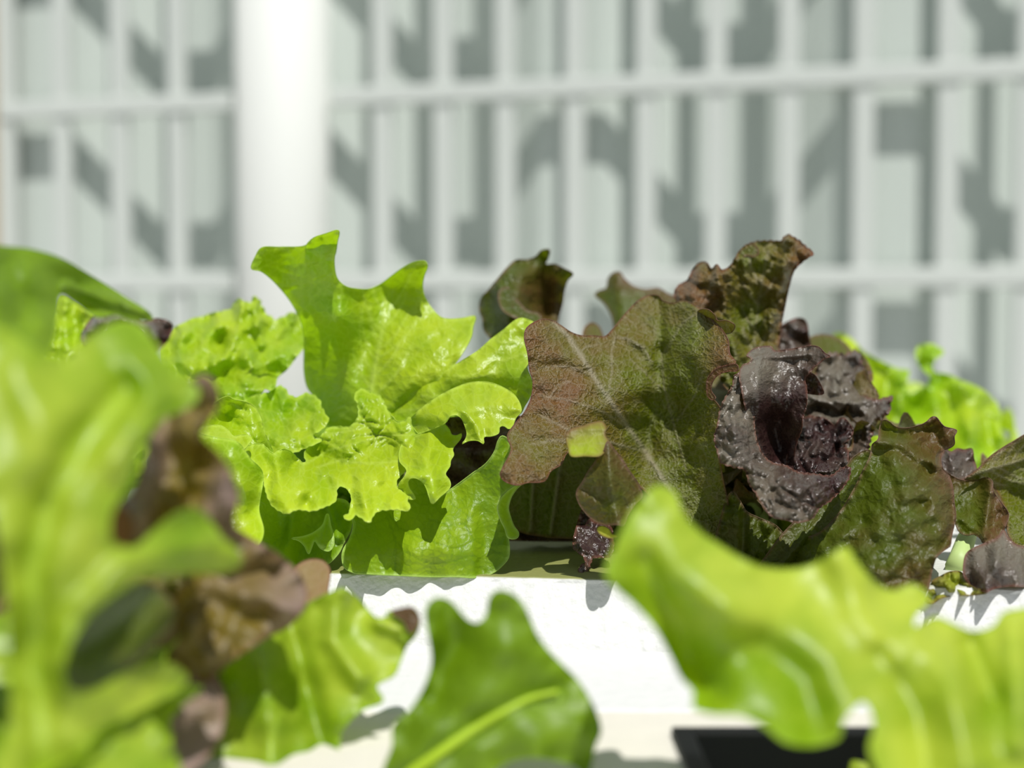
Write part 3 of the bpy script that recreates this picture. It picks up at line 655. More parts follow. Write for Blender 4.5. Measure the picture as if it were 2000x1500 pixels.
# ------------------------------------------------------------------ RED LETTUCE (middle right)
r = plant('red_lettuce', 1480, 1080, .715, 'dark red-brown and olive lettuce on the thick raft, right of the bright green one', z=ZT)
rib = px('C', [(560, 610), (640, 690), (720, 810), (800, 940), (880, 1060), (960, 1180), (1080, 1350), (1180, 1500), (1300, 1700)])
leaf(r, RED, [
    dict(out=px('C', [(380, 700), (390, 650), (430, 615), (490, 592), (550, 600), (600, 630), (660, 670), (720, 690), (800, 690), (860, 695), (900, 660), (950, 600), (1000, 540), (1060, 480), (1120, 450), (1180, 450), (1210, 480), (1260, 495), (1330, 480), (1420, 520), (1470, 570), (1510, 600), (1560, 650), (1600, 720), (1610, 800), (1645, 850), (1600, 870), (1540, 880), (1490, 930), (1470, 1000), (1480, 1050), (1530, 1090), (1560, 1150), (1540, 1300), (1560, 1500), (1600, 1700), (1610, 1830), (1560, 1900), (1450, 1900), (1330, 1830), (1200, 1760), (1120, 1640), (1020, 1560), (900, 1480), (760, 1370), (640, 1390), (600, 1460), (540, 1500), (500, 1560), (400, 1570), (340, 1585), (260, 1560), (235, 1520), (245, 1490), (300, 1370), (278, 1290), (330, 1210), (380, 1150), (420, 1060), (430, 960), (412, 900), (400, 800)]),
         dep=px('C', [(400, 650, .655), (500, 610, .668), (640, 700, .672), (430, 950, .648), (330, 1230, .636), (240, 1520, .613), (420, 1560, .616), (620, 1400, .630), (700, 1100, .648), (900, 1080, .660), (1060, 1000, .672), (1150, 850, .688), (1130, 470, .715), (950, 620, .70), (1300, 560, .695), (1420, 800, .664), (1600, 800, .646), (1250, 1100, .686), (1130, 1300, .686), (1500, 1300, .652), (1480, 1000, .652), (1500, 1800, .66), (1100, 1550, .672)]),
         ridges=[(px('C', [(1195, 800), (1160, 1000), (1130, 1200), (1110, 1450)]), -.006, 18), (px('C', [(500, 880), (620, 870), (760, 940)]), -.0016, 12), (px('C', [(480, 1050), (620, 1080), (800, 1160), (960, 1240)]), -.0018, 13), (px('C', [(470, 1170), (620, 1240), (700, 1290)]), -.0018, 12),
                 (px('C', [(420, 1320), (560, 1330), (660, 1330)]), -.0015, 12), (px('C', [(440, 690), (560, 740), (700, 860)]), .003, 20), (px('C', [(1010, 700), (1100, 760), (1150, 850)]), .003, 10), (px('C', [(1400, 540), (1350, 800), (1250, 1000)]), .004, 18), (px('C', [(1180, 470), (1200, 650), (1200, 780)]), -.004, 10)],
         step=3.5, bull=.0008, bsize=15, wob=.0009, wl=60, ruffle=.0009, rl=44, rw=14, rimw=3,
         veins=[(rib, 5.0), (px('C', [(720, 790), (750, 755), (820, 745)]), 1.8), (px('C', [(880, 1060), (905, 900), (900, 780), (925, 700), (1000, 710), (1090, 760), (1140, 850)]), 1.9), (px('C', [(780, 920), (640, 870), (500, 880)]), 1.8), (px('C', [(1000, 1240), (840, 1140), (660, 1080), (480, 1050)]), 1.9),
                (px('C', [(1090, 1380), (900, 1330), (700, 1280), (480, 1170)]), 2.2), (px('C', [(540, 1050), (570, 990), (660, 960)]), 1.5), (px('C', [(1200, 800), (1215, 1000), (1280, 1250), (1350, 1500)]), 2.0), (px('C', [(1220, 790), (1320, 620), (1400, 560)]), 1.8), (px('C', [(1190, 1000), (1090, 900), (1010, 830)]), 1.5), (px('C', [(1290, 1200), (1400, 1050), (1450, 900)]), 1.7), (px('C', [(420, 1340), (560, 1315), (650, 1330)]), 1.8)],
         pig=px('C', [(450, 700, .85), (640, 760, .55), (700, 1000, .75), (500, 1100, .85), (300, 1400, .6), (250, 1520, 1), (1000, 900, .15), (1080, 1300, .1), (1250, 1200, 0), (1100, 520, .35), (950, 640, .6), (1500, 600, .45), (1400, 800, .1), (1600, 820, .8), (1500, 1500, 0), (900, 1350, .35), (600, 1300, .6)]), seed=61, bang=.2),
    dict(out=px('C', [(1410, 560), (1430, 535), (1480, 535), (1520, 570), (1535, 600), (1590, 600), (1640, 630), (1620, 670), (1580, 680), (1530, 650), (1480, 610), (1430, 600)]),
         dep=px('C', [(1410, 560, .684), (1520, 590, .668), (1640, 630, .652)]), step=3, ruffle=.0015, rl=26, pig=((0, 0, .5),), seed=62),
    dict(out=px('C', [(1470, 1000), (1475, 950), (1520, 895), (1580, 870), (1650, 862), (1660, 900), (1600, 905), (1540, 925), (1505, 970), (1498, 1020), (1525, 1065), (1500, 1075), (1475, 1050)]),
         dep=px('C', [(1470, 1000, .650), (1580, 880, .642), (1510, 1060, .648)]), step=3, pig=((0, 0, .8),), seed=63)])
# folded margin of that leaf: lime underside and the brown lobe that hangs down
leaf(r, LIME, [dict(out=px('Fc', [(565, 260), (600, 212), (680, 190), (760, 165), (822, 158), (850, 200), (842, 250), (872, 310), (850, 362), (805, 402), (700, 404), (600, 402), (578, 340)]),
         dep=px('Fc', [(570, 270, .618), (820, 170, .622), (700, 400, .606), (860, 310, .612)]), ridges=[(px('Fc', [(600, 220), (840, 200)]), .002, 8)], step=3, pig=px('Fc', [(600, 230, .7), (820, 180, .6), (700, 340, 0), (850, 340, .5)]), ruffle=.0008, seed=65)], label='folded lime green leaf margin')
leaf(r, OLIVE, [dict(out=px('Fc', [(860, 300), (920, 370), (960, 420), (1010, 500), (1090, 620), (1105, 690), (1060, 740), (1005, 820), (970, 895), (930, 890), (820, 887), (740, 842), (690, 790), (650, 725), (638, 660), (680, 590), (730, 500), (790, 420), (830, 370)]),
         dep=px('Fc', [(860, 310, .612), (650, 680, .612), (900, 600, .604), (1090, 680, .610), (940, 890, .600), (780, 860, .608)]), ridges=[(px('Fc', [(860, 330), (880, 600), (930, 880)]), .004, 14), (px('Fc', [(690, 640), (820, 700), (990, 760)]), -.002, 10)],
         bull=.0006, bsize=16, step=3.2, veins=[(px('Fc', [(865, 320), (870, 500), (900, 700), (930, 880)]), 1.8), (px('Fc', [(870, 500), (960, 600), (1080, 690)]), 1.6), (px('Fc', [(885, 620), (780, 680), (680, 730)]), 1.5)],
         pig=px('Fc', [(700, 700, .45), (850, 400, .6), (950, 720, .15), (1050, 650, .5), (940, 880, .8), (800, 640, .3)]), seed=66, rimw=3)], label='brown and green lobe hanging over the raft')
# dark leaf hanging behind the lobe
leaf(r, PURPLE, [dict(out=px('Fc', [(640, 900), (700, 760), (760, 860), (880, 900), (900, 980), (900, 1080), (870, 1120), (760, 1130), (720, 1220), (690, 1245), (655, 1215), (670, 1180), (700, 1160), (690, 1120), (640, 1080), (615, 1050)]),
         dep=px('Fc', [(700, 800, .672), (880, 1000, .655), (690, 1240, .636)]), step=3.4, ruffle=.002, rl=26, teeth=1.5, tl=14, pig=((0, 0, 1.2),), seed=67)])
leaf(r, LIME, [dict(out=px('Fc', [(785, 915), (820, 900), (870, 920), (895, 960), (930, 970), (900, 985), (840, 975), (800, 950)]), dep=px('Fc', [(785, 915, .612), (930, 970, .606), (840, 970, .60)]), step=3, pig=((0, 0, .2),), seed=68)])

# curled leaves standing at the back
leaf(r, OLIVE, [
    dict(out=px('C', [(110, 540), (120, 470), (170, 410), (220, 350), (280, 280), (330, 238), (400, 235), (450, 215), (480, 182), (530, 176), (522, 230), (508, 262), (560, 262), (610, 285), (672, 322), (640, 360), (620, 420), (610, 500), (590, 570), (575, 620), (500, 700), (420, 760), (250, 760), (140, 660), (130, 590)]),
         dep=px('C', [(110, 540, .79), (280, 290, .78), (500, 200, .79), (660, 320, .775), (580, 600, .79), (300, 650, .76), (350, 450, .765), (520, 450, .80)]),
         ridges=[(px('C', [(500, 220), (510, 400), (500, 560)]), -.012, 9), (px('C', [(230, 380), (250, 500), (300, 560)]), .006, 14), (px('C', [(570, 320), (560, 500)]), .007, 12)],
         step=4, bull=.001, bsize=22, wob=.002, wl=60, ruffle=.002, rl=40, pig=px('C', [(150, 500, .05), (300, 400, .15), (450, 300, .6), (520, 350, .9), (600, 350, .4), (560, 540, .8), (200, 650, 0)]), seed=71),
    dict(out=px('C', [(230, 420), (280, 400), (340, 480), (400, 540), (470, 560), (482, 610), (440, 650), (380, 610), (300, 575), (250, 540), (225, 480)]), dep=px('C', [(230, 430, .762), (480, 580, .752), (300, 560, .75)]), step=4, pig=((0, 0, .1),), seed=72)])
rb = plant('red_lettuce', 1230, 985, .86, 'olive lettuce in shade behind the gap between the green and red lettuces', z=ZT)
leaf(rb, OLIVE, [dict(out=px('C', [(800, 445), (830, 420), (870, 405), (880, 350), (910, 315), (950, 310), (980, 350), (1030, 390), (1100, 412), (1180, 405), (1240, 440), (1300, 470), (1350, 620), (1250, 800), (1000, 850), (920, 740), (915, 650), (900, 570), (860, 500)]),
         dep=px('C', [(800, 440, .85), (930, 330, .845), (1200, 420, .83), (1100, 700, .81), (1000, 550, .825)]), ridges=[(px('C', [(930, 330), (960, 600)]), .006, 20)], step=5, bull=.0008, pig=px('C', [(900, 500, 0), (1200, 430, .6), (850, 430, .15)]), seed=73)])
leaf(rb, RED, [dict(out=px('C', [(726, 700), (740, 640), (785, 612), (825, 635), (850, 690), (870, 760), (740, 760)]), dep=px('C', [(726, 700, .80), (800, 620, .805), (860, 700, .79)]), step=4, pig=((0, 0, .3),), seed=74)])
leaf(r, RED, [dict(out=[(985, 900), (1010, 860), (1080, 850), (1150, 880), (1200, 930), (1210, 1000), (1180, 1050), (1120, 1052), (1060, 1048), (1010, 1035), (985, 1000), (975, 950)], dep=[(990, 950, .695), (1100, 870, .70), (1200, 1000, .70), (1080, 1045, .69)],
         ridges=[([(1040, 930), (1035, 1040)], .004, 8), ([(1090, 930), (1075, 1045)], .004, 8)], veins=[([(1042, 920), (1036, 1035)], 3), ([(1095, 900), (1085, 970), (1075, 1040)], 3.5)], step=4, pig=((0, 0, 0),), seed=75)])
leaf(r, PURPLE, [dict(out=[(850, 1050), (850, 900), (858, 822), (880, 800), (960, 800), (1040, 820), (1120, 850), (1240, 900), (1250, 1050), (1180, 1056), (1000, 1056)], dep=[(850, 1000, .712), (900, 820, .70), (1040, 830, .705), (1240, 950, .715), (1000, 1050, .708)], wob=.002, ruffle=.003, step=6, pig=((0, 0, 1),), seed=77)])  # added dark sheet, its colour stands in for deep shade between the plants
for i, (az, ln, wd, lf, dr) in enumerate([(200, .10, .09, 45, 40), (250, .09, .09, 50, 40), (300, .10, .09, 45, 40), (20, .11, .09, 55, 60), (100, .12, .1, 60, 60), (150, .11, .09, 45, 60), (270, .07, .08, 20, 20), (225, .08, .08, 20, 20)]):
    free_leaf(rb, RED, az, ln, wd, lf, dr, seed=80 + i, pig=.5)

# tall crinkled leaf at the top right
leaf(r, RED, [
    dict(out=[(1316, 578), (1325, 557), (1341, 548), (1354, 525), (1367, 513), (1380, 512), (1390, 525), (1400, 516), (1410, 527), (1425, 520), (1440, 497), (1455, 480), (1475, 472), (1500, 470), (1525, 470), (1537, 458), (1552, 464), (1575, 482), (1589, 495), (1572, 508), (1552, 528), (1542, 558), (1533, 600), (1527, 630), (1522, 680), (1530, 730), (1480, 780), (1420, 760), (1390, 690), (1375, 640), (1345, 610)],
         dep=[(1316, 575, .745), (1367, 515, .745), (1400, 530, .725), (1440, 500, .73), (1475, 480, .742), (1550, 465, .735), (1588, 495, .722), (1540, 560, .735), (1525, 680, .728), (1450, 600, .735), (1480, 700, .72), (1400, 700, .71), (1350, 580, .728)],
         ridges=[([(1537, 465), (1530, 520), (1510, 600), (1500, 680)], .007, 12), ([(1400, 525), (1415, 600), (1440, 700)], .008, 10), ([(1440, 520), (1450, 600), (1470, 700)], -.005, 12), ([(1370, 520), (1360, 570)], .005, 14)],
         step=3.4, bull=.0012, bsize=17, crump=.004, cwl=70, wob=.002, wl=50, ruffle=.0025, rl=30, rw=10, teeth=1.5, tl=14,
         veins=[([(1470, 760), (1475, 640), (1490, 540), (1500, 490)], 2.2)] + branches([(1470, 760), (1475, 640), (1490, 500)], 5, 50, 50, 9),
         pig=[(1340, 560, 1), (1370, 530, .9), (1400, 570, .8), (1470, 500, .2), (1480, 600, .1), (1500, 560, .5), (1560, 490, .8), (1520, 640, .8), (1440, 700, .1)], seed=91, bang=1.2),
    dict(out=[(1440, 497), (1455, 480), (1470, 476), (1480, 484), (1482, 496), (1470, 502), (1458, 500), (1446, 510)], dep=[(1440, 500, .728), (1480, 490, .722), (1460, 478, .726)], step=3, pig=((0, 0, .2),), seed=92)])
leaf(r, PURPLE, [dict(out=px('D', [(500, 240), (520, 160), (540, 110), (590, 80), (640, 64), (680, 75), (697, 110), (702, 160), (720, 230), (740, 320), (700, 400), (560, 420), (500, 330)]), dep=px('D', [(540, 110, .785), (690, 90, .78), (600, 380, .76), (720, 260, .775)]), wob=.003, wl=40, ruffle=.003, rl=34, step=4, pig=((0, 0, .6),), seed=93)])
leaf(r, OLIVE, [dict(out=px('D', [(690, 200), (720, 175), (770, 163), (850, 172), (910, 205), (960, 260), (1000, 330), (900, 420), (760, 420), (700, 300)]), dep=px('D', [(700, 200, .80), (850, 170, .81), (980, 300, .80), (800, 400, .785)]), step=5, pig=((0, 0, .15),), seed=94)])
# frilled brown leaves on the right shoulder
leaf(r, PURPLE, [dict(out=px('D', [(770, 300), (850, 272), (920, 282), (970, 262), (1006, 268), (1022, 330), (1040, 372), (1072, 388), (1040, 420), (1022, 470), (1030, 515), (1100, 552), (1160, 540), (1206, 532), (1192, 575), (1190, 620), (1150, 660), (1110, 690), (1085, 760), (1060, 850), (1062, 920), (1032, 1005), (990, 985), (940, 900), (900, 800), (820, 720), (720, 660), (640, 600), (640, 480), (740, 400)]),
         dep=px('D', [(770, 300, .75), (1000, 270, .765), (1060, 390, .755), (1030, 515, .735), (1200, 535, .73), (1100, 700, .705), (1030, 1000, .675), (900, 780, .70), (740, 560, .72), (900, 450, .74), (980, 620, .715)]),
         ridges=[(px('D', [(740, 560), (900, 570), (1100, 560)]), .008, 9), (px('D', [(760, 600), (900, 640), (1000, 640)]), -.008, 11), (px('D', [(980, 290), (900, 420), (850, 520)]), .006, 10), (px('D', [(1150, 600), (1060, 700), (1040, 850)]), .007, 9), (px('D', [(920, 760), (1020, 800)]), -.006, 12)],
         step=3.4, bull=.0012, bsize=15, crump=.004, cwl=60, wob=.002, wl=42, ruffle=.004, rl=26, rw=12, teeth=2.5, tl=14, pig=px('D', [(900, 350, .1), (980, 300, .8), (1050, 400, .9), (760, 600, 0), (900, 620, 0), (1150, 560, .6), (1050, 750, .5), (1000, 950, .4)]), seed=95)])
# central upright curl, dark
leaf(r, PURPLE, [
    dict(out=px('T', [(790, 280), (850, 212), (930, 186), (1030, 184), (1062, 222), (1180, 215), (1300, 195), (1430, 175), (1500, 190), (1560, 250), (1612, 282), (1560, 302), (1500, 350), (1450, 390), (1400, 450), (1362, 500), (1380, 600), (1378, 750), (1342, 890), (1330, 1000), (1290, 1100), (1260, 1280), (1300, 1400), (1100, 1450), (960, 1350), (880, 1200), (820, 1000), (780, 800), (740, 600), (720, 450), (750, 370), (830, 330), (830, 295)]),
         dep=px('T', [(790, 280, .655), (930, 190, .672), (1180, 215, .676), (1430, 180, .67), (1610, 282, .655), (1380, 480, .665), (1380, 700, .655), (1330, 1000, .658), (1100, 600, .662), (900, 700, .644), (1100, 1000, .676), (1100, 1380, .672), (850, 450, .648), (880, 1150, .655)]),
         ridges=[(px('T', [(900, 350), (910, 600), (900, 1000), (980, 1300)]), .006, 10), (px('T', [(1000, 600), (1050, 900), (1100, 1200)]), -.006, 16), (px('T', [(1100, 350), (1250, 400), (1380, 420)]), .003, 14), (px('T', [(830, 290), (950, 280), (1200, 280), (1400, 260)]), .004, 6)],
         step=3.2, bull=.0008, bsize=17, wob=.0010, wl=44, ruffle=.0012, rl=26, rw=9, teeth=.6, tl=12, rimw=2.2, pig=px('T', [(800, 290, -.1), (1200, 240, .4), (1400, 400, .7), (1500, 250, .7), (950, 430, .1), (1000, 700, .9), (1300, 700, 1), (1100, 1200, 1)]), seed=97),
    dict(out=px('T', [(1360, 520), (1400, 440), (1450, 458), (1492, 512), (1545, 642), (1500, 655), (1400, 645), (1370, 640)]), dep=px('T', [(1370, 520, .672), (1545, 645, .666), (1400, 645, .675)]), step=3, ruffle=.002, rl=20, pig=((0, 0, 1),), seed=98)])
# its outer margin, a thick blistered frill that sweeps round the front
leaf(r, PURPLE, [dict(out=px('D', [(245, 470), (258, 410), (300, 382), (335, 345), (370, 335), (415, 400), (410, 500), (385, 600), (380, 720), (405, 830), (445, 900), (500, 935), (560, 945), (640, 985), (760, 1000), (800, 1008), (850, 1000), (900, 960), (950, 960), (945, 1020), (900, 1090), (830, 1160), (770, 1200), (725, 1262), (640, 1288), (560, 1270), (480, 1250), (430, 1190), (390, 1120), (345, 1050), (320, 975), (250, 955), (180, 930), (158, 870), (138, 780), (158, 700), (175, 600), (215, 520)]),
         dep=px('D', [(260, 410, .650), (370, 340, .656), (180, 600, .636), (380, 650, .648), (150, 780, .628), (200, 930, .618), (420, 850, .640), (400, 1120, .608), (560, 950, .632), (560, 1100, .608), (640, 1280, .600), (760, 1190, .612), (920, 980, .640), (280, 800, .622), (760, 1050, .620)]),
         ridges=[(px('D', [(300, 480), (270, 640), (290, 800), (380, 960), (560, 1060), (720, 1080)]), .005, 20)],
         step=2.8, bull=.0009, bsize=14, crump=.0034, cwl=58, wob=.001, wl=40, ruffle=.0018, rl=26, rw=9, teeth=.9, tl=12, rimw=2.2, pig=px('D', [(300, 450, .2), (250, 620, -.3), (180, 880, .1), (200, 760, .4), (420, 1000, .4), (560, 1100, .6), (640, 1230, .4), (850, 1050, .95)]), seed=101, bstretch=1.1)])
# blistered heart
leaf(r, PURPLE, [dict(out=px('T', [(1240, 1000), (1330, 890), (1400, 868), (1480, 868), (1580, 900), (1650, 955), (1670, 930), (1700, 888), (1735, 878), (1790, 930), (1832, 1010), (1795, 1090), (1740, 1130), (1785, 1210), (1785, 1290), (1770, 1420), (1600, 1450), (1400, 1450), (1220, 1430), (1180, 1300), (1220, 1130)]),
         dep=px('T', [(1330, 900, .70), (1600, 910, .70), (1735, 885, .69), (1830, 1010, .685), (1500, 1100, .688), (1300, 1350, .668), (1700, 1350, .665), (1600, 1200, .68)]),
         ridges=[(px('T', [(1500, 1050), (1460, 1200), (1420, 1400)]), .005, 5), (px('T', [(1660, 980), (1640, 1120), (1580, 1250), (1590, 1400)]), .006, 5), (px('T', [(1720, 900), (1700, 1100), (1760, 1300)]), .007, 8)],
         step=2.8, crump=.0048, cwl=52, bull=.0006, bsize=19, wob=.0015, wl=30, ruffle=.002, rl=20, rw=8, rimw=2.5, pig=((0, 0, 1),), seed=103, bstretch=1.0)])
# the broad olive leaf in front on the right
leaf(r, OLIVE, [
    dict(out=[(1640, 1000), (1665, 960), (1685, 920), (1699, 890), (1704, 868), (1715, 858), (1717, 839), (1725, 820), (1736, 823), (1749, 833), (1765, 836), (1787, 833), (1808, 825), (1821, 814), (1829, 815), (1837, 825), (1845, 833), (1869, 841), (1864, 852), (1864, 868), (1853, 876), (1842, 880), (1838, 900), (1842, 916), (1853, 929), (1861, 951), (1864, 983), (1867, 1007), (1864, 1025), (1859, 1047), (1856, 1065), (1843, 1076), (1829, 1089), (1821, 1113), (1816, 1140), (1811, 1155), (1797, 1150), (1780, 1147), (1760, 1160), (1700, 1180), (1600, 1170), (1530, 1135), (1515, 1095), (1550, 1060), (1600, 1040)],
         dep=[(1725, 825, .650), (1821, 820, .655), (1869, 841, .648), (1840, 880, .650), (1864, 990, .626), (1720, 880, .642), (1780, 940, .622), (1780, 1040, .608), (1816, 1140, .600), (1700, 1100, .606), (1600, 1150, .612), (1530, 1100, .64), (1660, 980, .640), (1760, 860, .648)],
         ridges=[([(1715, 865), (1760, 868), (1800, 895), (1830, 910)], .006, 10), ([(1730, 840), (1780, 850), (1830, 830)], -.005, 9), ([(1860, 930), (1862, 1030), (1840, 1080)], -.004, 10), ([(1828, 880), (1824, 905)], .005, 7)],
         step=3.6, bull=.0010, bsize=24, wob=.0016, wl=60, ruffle=.0014, rl=36, rw=12, veins=branches([(1640, 1160), (1740, 1040), (1790, 920)], 5, 70, 45, 12) + [([(1640, 1160), (1740, 1040), (1790, 920)], 2.6)],
         pig=[(1725, 830, .3), (1800, 840, .7), (1860, 845, .9), (1740, 900, .15), (1700, 1020, -.2), (1780, 1000, .1), (1862, 1000, .9), (1820, 1130, .8), (1760, 940, .1), (1830, 1060, .5), (1560, 1100, .1)], seed=105)])
leaf(r, OLIVE, [dict(out=[(1480, 1115), (1500, 1080), (1540, 1030), (1600, 980), (1640, 930), (1670, 890), (1700, 880), (1700, 960), (1660, 1040), (1600, 1095), (1550, 1118)], dep=[(1500, 1100, .635), (1690, 900, .66), (1600, 1080, .645)], ridges=[([(1520, 1110), (1600, 1020), (1680, 920)], .004, 12)], bull=.0008, ruffle=.0015, step=4, pig=((0, 0, .1),), seed=106)])
leaf(r, OLIVE, [dict(out=[(1390, 1100), (1400, 1040), (1430, 960), (1460, 1000), (1480, 1010), (1520, 1030), (1540, 1070), (1500, 1104)], dep=[(1400, 1100, .648), (1430, 960, .655), (1520, 1050, .650)], ridges=[([(1455, 1000), (1450, 1100)], .005, 8)], ruffle=.003, rl=30, step=4, pig=((0, 0, 0),), seed=107)])
# rusty leaf, purple flap, ribbed leaf and grey-purple leaf at the right margin
leaf(r, OLIVE, [dict(out=px('U', [(860, 560), (880, 480), (930, 530), (1040, 590), (1150, 592), (1230, 572), (1268, 598), (1275, 670), (1330, 750), (1388, 838), (1368, 920), (1335, 990), (1262, 1042), (1200, 1052), (1180, 1020), (1130, 990), (1080, 997), (1030, 975), (1000, 920), (960, 800), (900, 700)]),
         dep=px('U', [(880, 500, .668), (1150, 592, .672), (1268, 600, .662), (1385, 840, .648), (1200, 1050, .640), (1000, 920, .66), (1120, 800, .662)]), ridges=[(px('U', [(1250, 600), (1230, 800), (1210, 1040)]), .006, 10), (px('U', [(1000, 850), (1200, 1000)]), .002, 8)],
         step=3.4, bull=.0007, bsize=20, wob=.001, ruffle=.0015, rl=36, veins=[(px('U', [(1000, 850), (1100, 930), (1200, 1010)]), 2), (px('U', [(1010, 720), (1110, 800), (1190, 900)]), 1.6)], pig=px('U', [(950, 570, .5), (1200, 600, .8), (1100, 850, -.2), (1320, 850, 1), (1220, 1000, .8)]), seed=111)])
leaf(r, PURPLE, [dict(out=px('U', [(865, 450), (900, 400), (920, 355), (965, 385), (1010, 360), (1060, 368), (1120, 362), (1132, 430), (1152, 520), (1090, 580), (1000, 600), (900, 560)]), dep=px('U', [(870, 450, .69), (920, 360, .70), (1120, 365, .70), (1150, 520, .69), (1000, 590, .68)]), ridges=[(px('U', [(960, 390), (1000, 560)]), .004, 10)], step=3.6, wob=.0015, wl=40, ruffle=.0015, rl=30, pig=((0, 0, .7),), seed=112)])
edge = plant('red_lettuce', 2090, 1095, .70, 'green-brown lettuce with a strong midrib at the right end of the raft', z=ZT)
mr_ = px('U', [(1070, 582), (1180, 535), (1300, 500), (1400, 470), (1520, 430), (1700, 400)])
leaf(edge, RED, [dict(out=px('U', [(1065, 585), (1120, 545), (1150, 520), (1200, 470), (1250, 420), (1350, 350), (1450, 290), (1520, 250), (1640, 220), (1760, 300), (1800, 700), (1760, 1050), (1620, 1120), (1500, 1090), (1430, 1060), (1380, 980), (1375, 900), (1350, 780), (1280, 650), (1200, 600)]),
         dep=px('U', [(1065, 585, .668), (1500, 260, .68), (1500, 450, .69), (1350, 750, .675), (1500, 1050, .665), (1750, 700, .69), (1200, 500, .67)]), ridges=[(mr_, .004, 9), (px('U', [(1270, 640), (1500, 740), (1700, 800)]), -.007, 18)],
         step=3.6, bull=.0012, bsize=16, wob=.001, ruffle=.001, veins=[(mr_, 2.6)] + branches(mr_, 7, 70, 50, 3), pig=px('U', [(1300, 400, .35), (1250, 500, .3), (1450, 600, .1), (1450, 900, 0), (1100, 570, .4)]), seed=113)])
leaf(edge, PURPLE, [dict(out=px('U', [(1056, 1220), (1078, 1130), (1150, 1080), (1250, 1042), (1310, 1010), (1352, 958), (1390, 1020), (1440, 1062), (1520, 1082), (1650, 1100), (1700, 1250), (1650, 1390), (1500, 1372), (1350, 1372), (1270, 1392), (1230, 1412), (1160, 1390), (1090, 1342), (1058, 1290)]),
         dep=px('U', [(1056, 1230, .610), (1250, 1050, .622), (1352, 965, .632), (1600, 1100, .63), (1230, 1400, .597), (1500, 1360, .599), (1350, 1200, .600)]), ridges=[(px('U', [(1352, 970), (1300, 1150), (1240, 1400)]), .006, 14), (px('U', [(1130, 1110), (1150, 1250)]), .004, 14)],
         step=3.6, bull=.0012, bsize=24, wob=.002, wl=50, ruffle=.001, pig=px('U', [(1100, 1200, .3), (1300, 1200, .1), (1450, 1200, -.2), (1240, 1390, .8)]), seed=114)], label='grey-purple leaf touching the raft')
leaf(edge, LIME, [dict(out=px('U', [(800, 1420), (830, 1330), (880, 1300), (960, 1262), (1040, 1265), (1062, 1310), (1120, 1370), (1235, 1412), (1150, 1432), (1000, 1440), (900, 1455), (820, 1500), (780, 1480)]), dep=px('U', [(800, 1450, .600), (1000, 1270, .612), (1230, 1412, .598)]), wob=.004, wl=34, bull=.002, bsize=14, ruffle=.003, rl=22, step=3.2, pig=((0, 0, .45),), seed=115)])
tv, tf = tube([W(*q) for q in [(1872, 1110, .64), (1878, 1085, .65), (1884, 1062, .66), (1892, 1040, .675)]], [.006, .005, .0045, .004], 10)
mesh_obj('leaf_stalk', tv, tf, STEM, edge, True, edge.location)
for i, (az, ln, wd, lf, dr) in enumerate([(90, .08, .08, 45, 50), (30, .08, .08, 40, 50), (270, .07, .07, 25, 30), (0, .08, .08, 30, 40)]):
    free_leaf(edge, RED, az, ln, wd, lf, dr, seed=180 + i, pig=.5)
# inner leaves that fill the shaded heart
leaf(r, OLIVE, [dict(out=[(1190, 1062), (1200, 980), (1240, 880), (1300, 800), (1380, 800), (1450, 850), (1520, 950), (1560, 1030), (1560, 1062), (1400, 1066)], dep=[(1200, 1060, .70), (1300, 820, .715), (1550, 1100, .70), (1400, 1000, .71)], wob=.004, wl=80, ruffle=.004, step=6, pig=((0, 0, 0),), seed=116)])
for i, (az, ln, wd, lf, dr) in enumerate([(40, .12, .09, 62, 50), (90, .12, .10, 65, 60), (140, .12, .09, 60, 55), (180, .10, .09, 50, 50), (0, .10, .09, 50, 50), (230, .07, .08, 40, 40), (300, .07, .07, 40, 40), (265, .06, .07, 30, 30)]):
    free_leaf(r, RED, az, ln, wd, lf, dr, seed=150 + i, pig=.4, base=(0, .012, .01))

# ------------------------------------------------------------------ green lettuce behind on the right
gb = plant('green_lettuce', 1760, 915, 1.02, 'blurred green lettuce behind the red lettuce, near the right edge', z=ZT)
leaf(gb, GREEN, [dict(out=px('D', [(700, 260), (800, 190), (850, 165), (900, 155), (970, 200), (1040, 270), (1150, 330), (1240, 370), (1302, 380), (1290, 450), (1312, 525), (1350, 500), (1415, 460), (1432, 410), (1400, 390), (1352, 330), (1342, 255), (1380, 224), (1440, 220), (1512, 270), (1465, 310), (1445, 350), (1460, 388), (1530, 400), (1620, 440), (1700, 470), (1780, 520), (1830, 580), (1852, 640), (1845, 720), (1872, 780), (1840, 850), (1760, 930), (1700, 1000), (1500, 1050), (1200, 1000), (1000, 700), (850, 450)]),
         dep=px('D', [(850, 170, .97), (1300, 390, .95), (1400, 240, .96), (1830, 600, .94), (1700, 950, .90), (1300, 700, .93), (1000, 500, .95)]), ridges=[(px('D', [(1480, 400), (1450, 500), (1350, 600)]), -.012, 14), (px('D', [(1250, 400), (1250, 600)]), .008, 22), (px('D', [(1700, 500), (1650, 700), (1700, 900)]), .012, 24)],
         step=5, wob=.005, wl=70, ruffle=.006, rl=50, rw=20, bull=.0015, teeth=2, pig=px('D', [(1100, 400, .7), (1450, 300, 0), (1400, 500, .0), (1600, 650, .6), (1800, 600, .6), (1700, 800, .2)]), seed=121)])
for i, (az, ln, wd, lf, dr) in enumerate([(30, .11, .11, 40, 60), (90, .12, .12, 50, 60), (150, .11, .11, 40, 60), (250, .10, .1, 30, 40), (320, .09, .1, 30, 40)]):
    free_leaf(gb, GREEN, az, ln, wd, lf, dr, seed=130 + i, pig=.4, ruffle=.01)

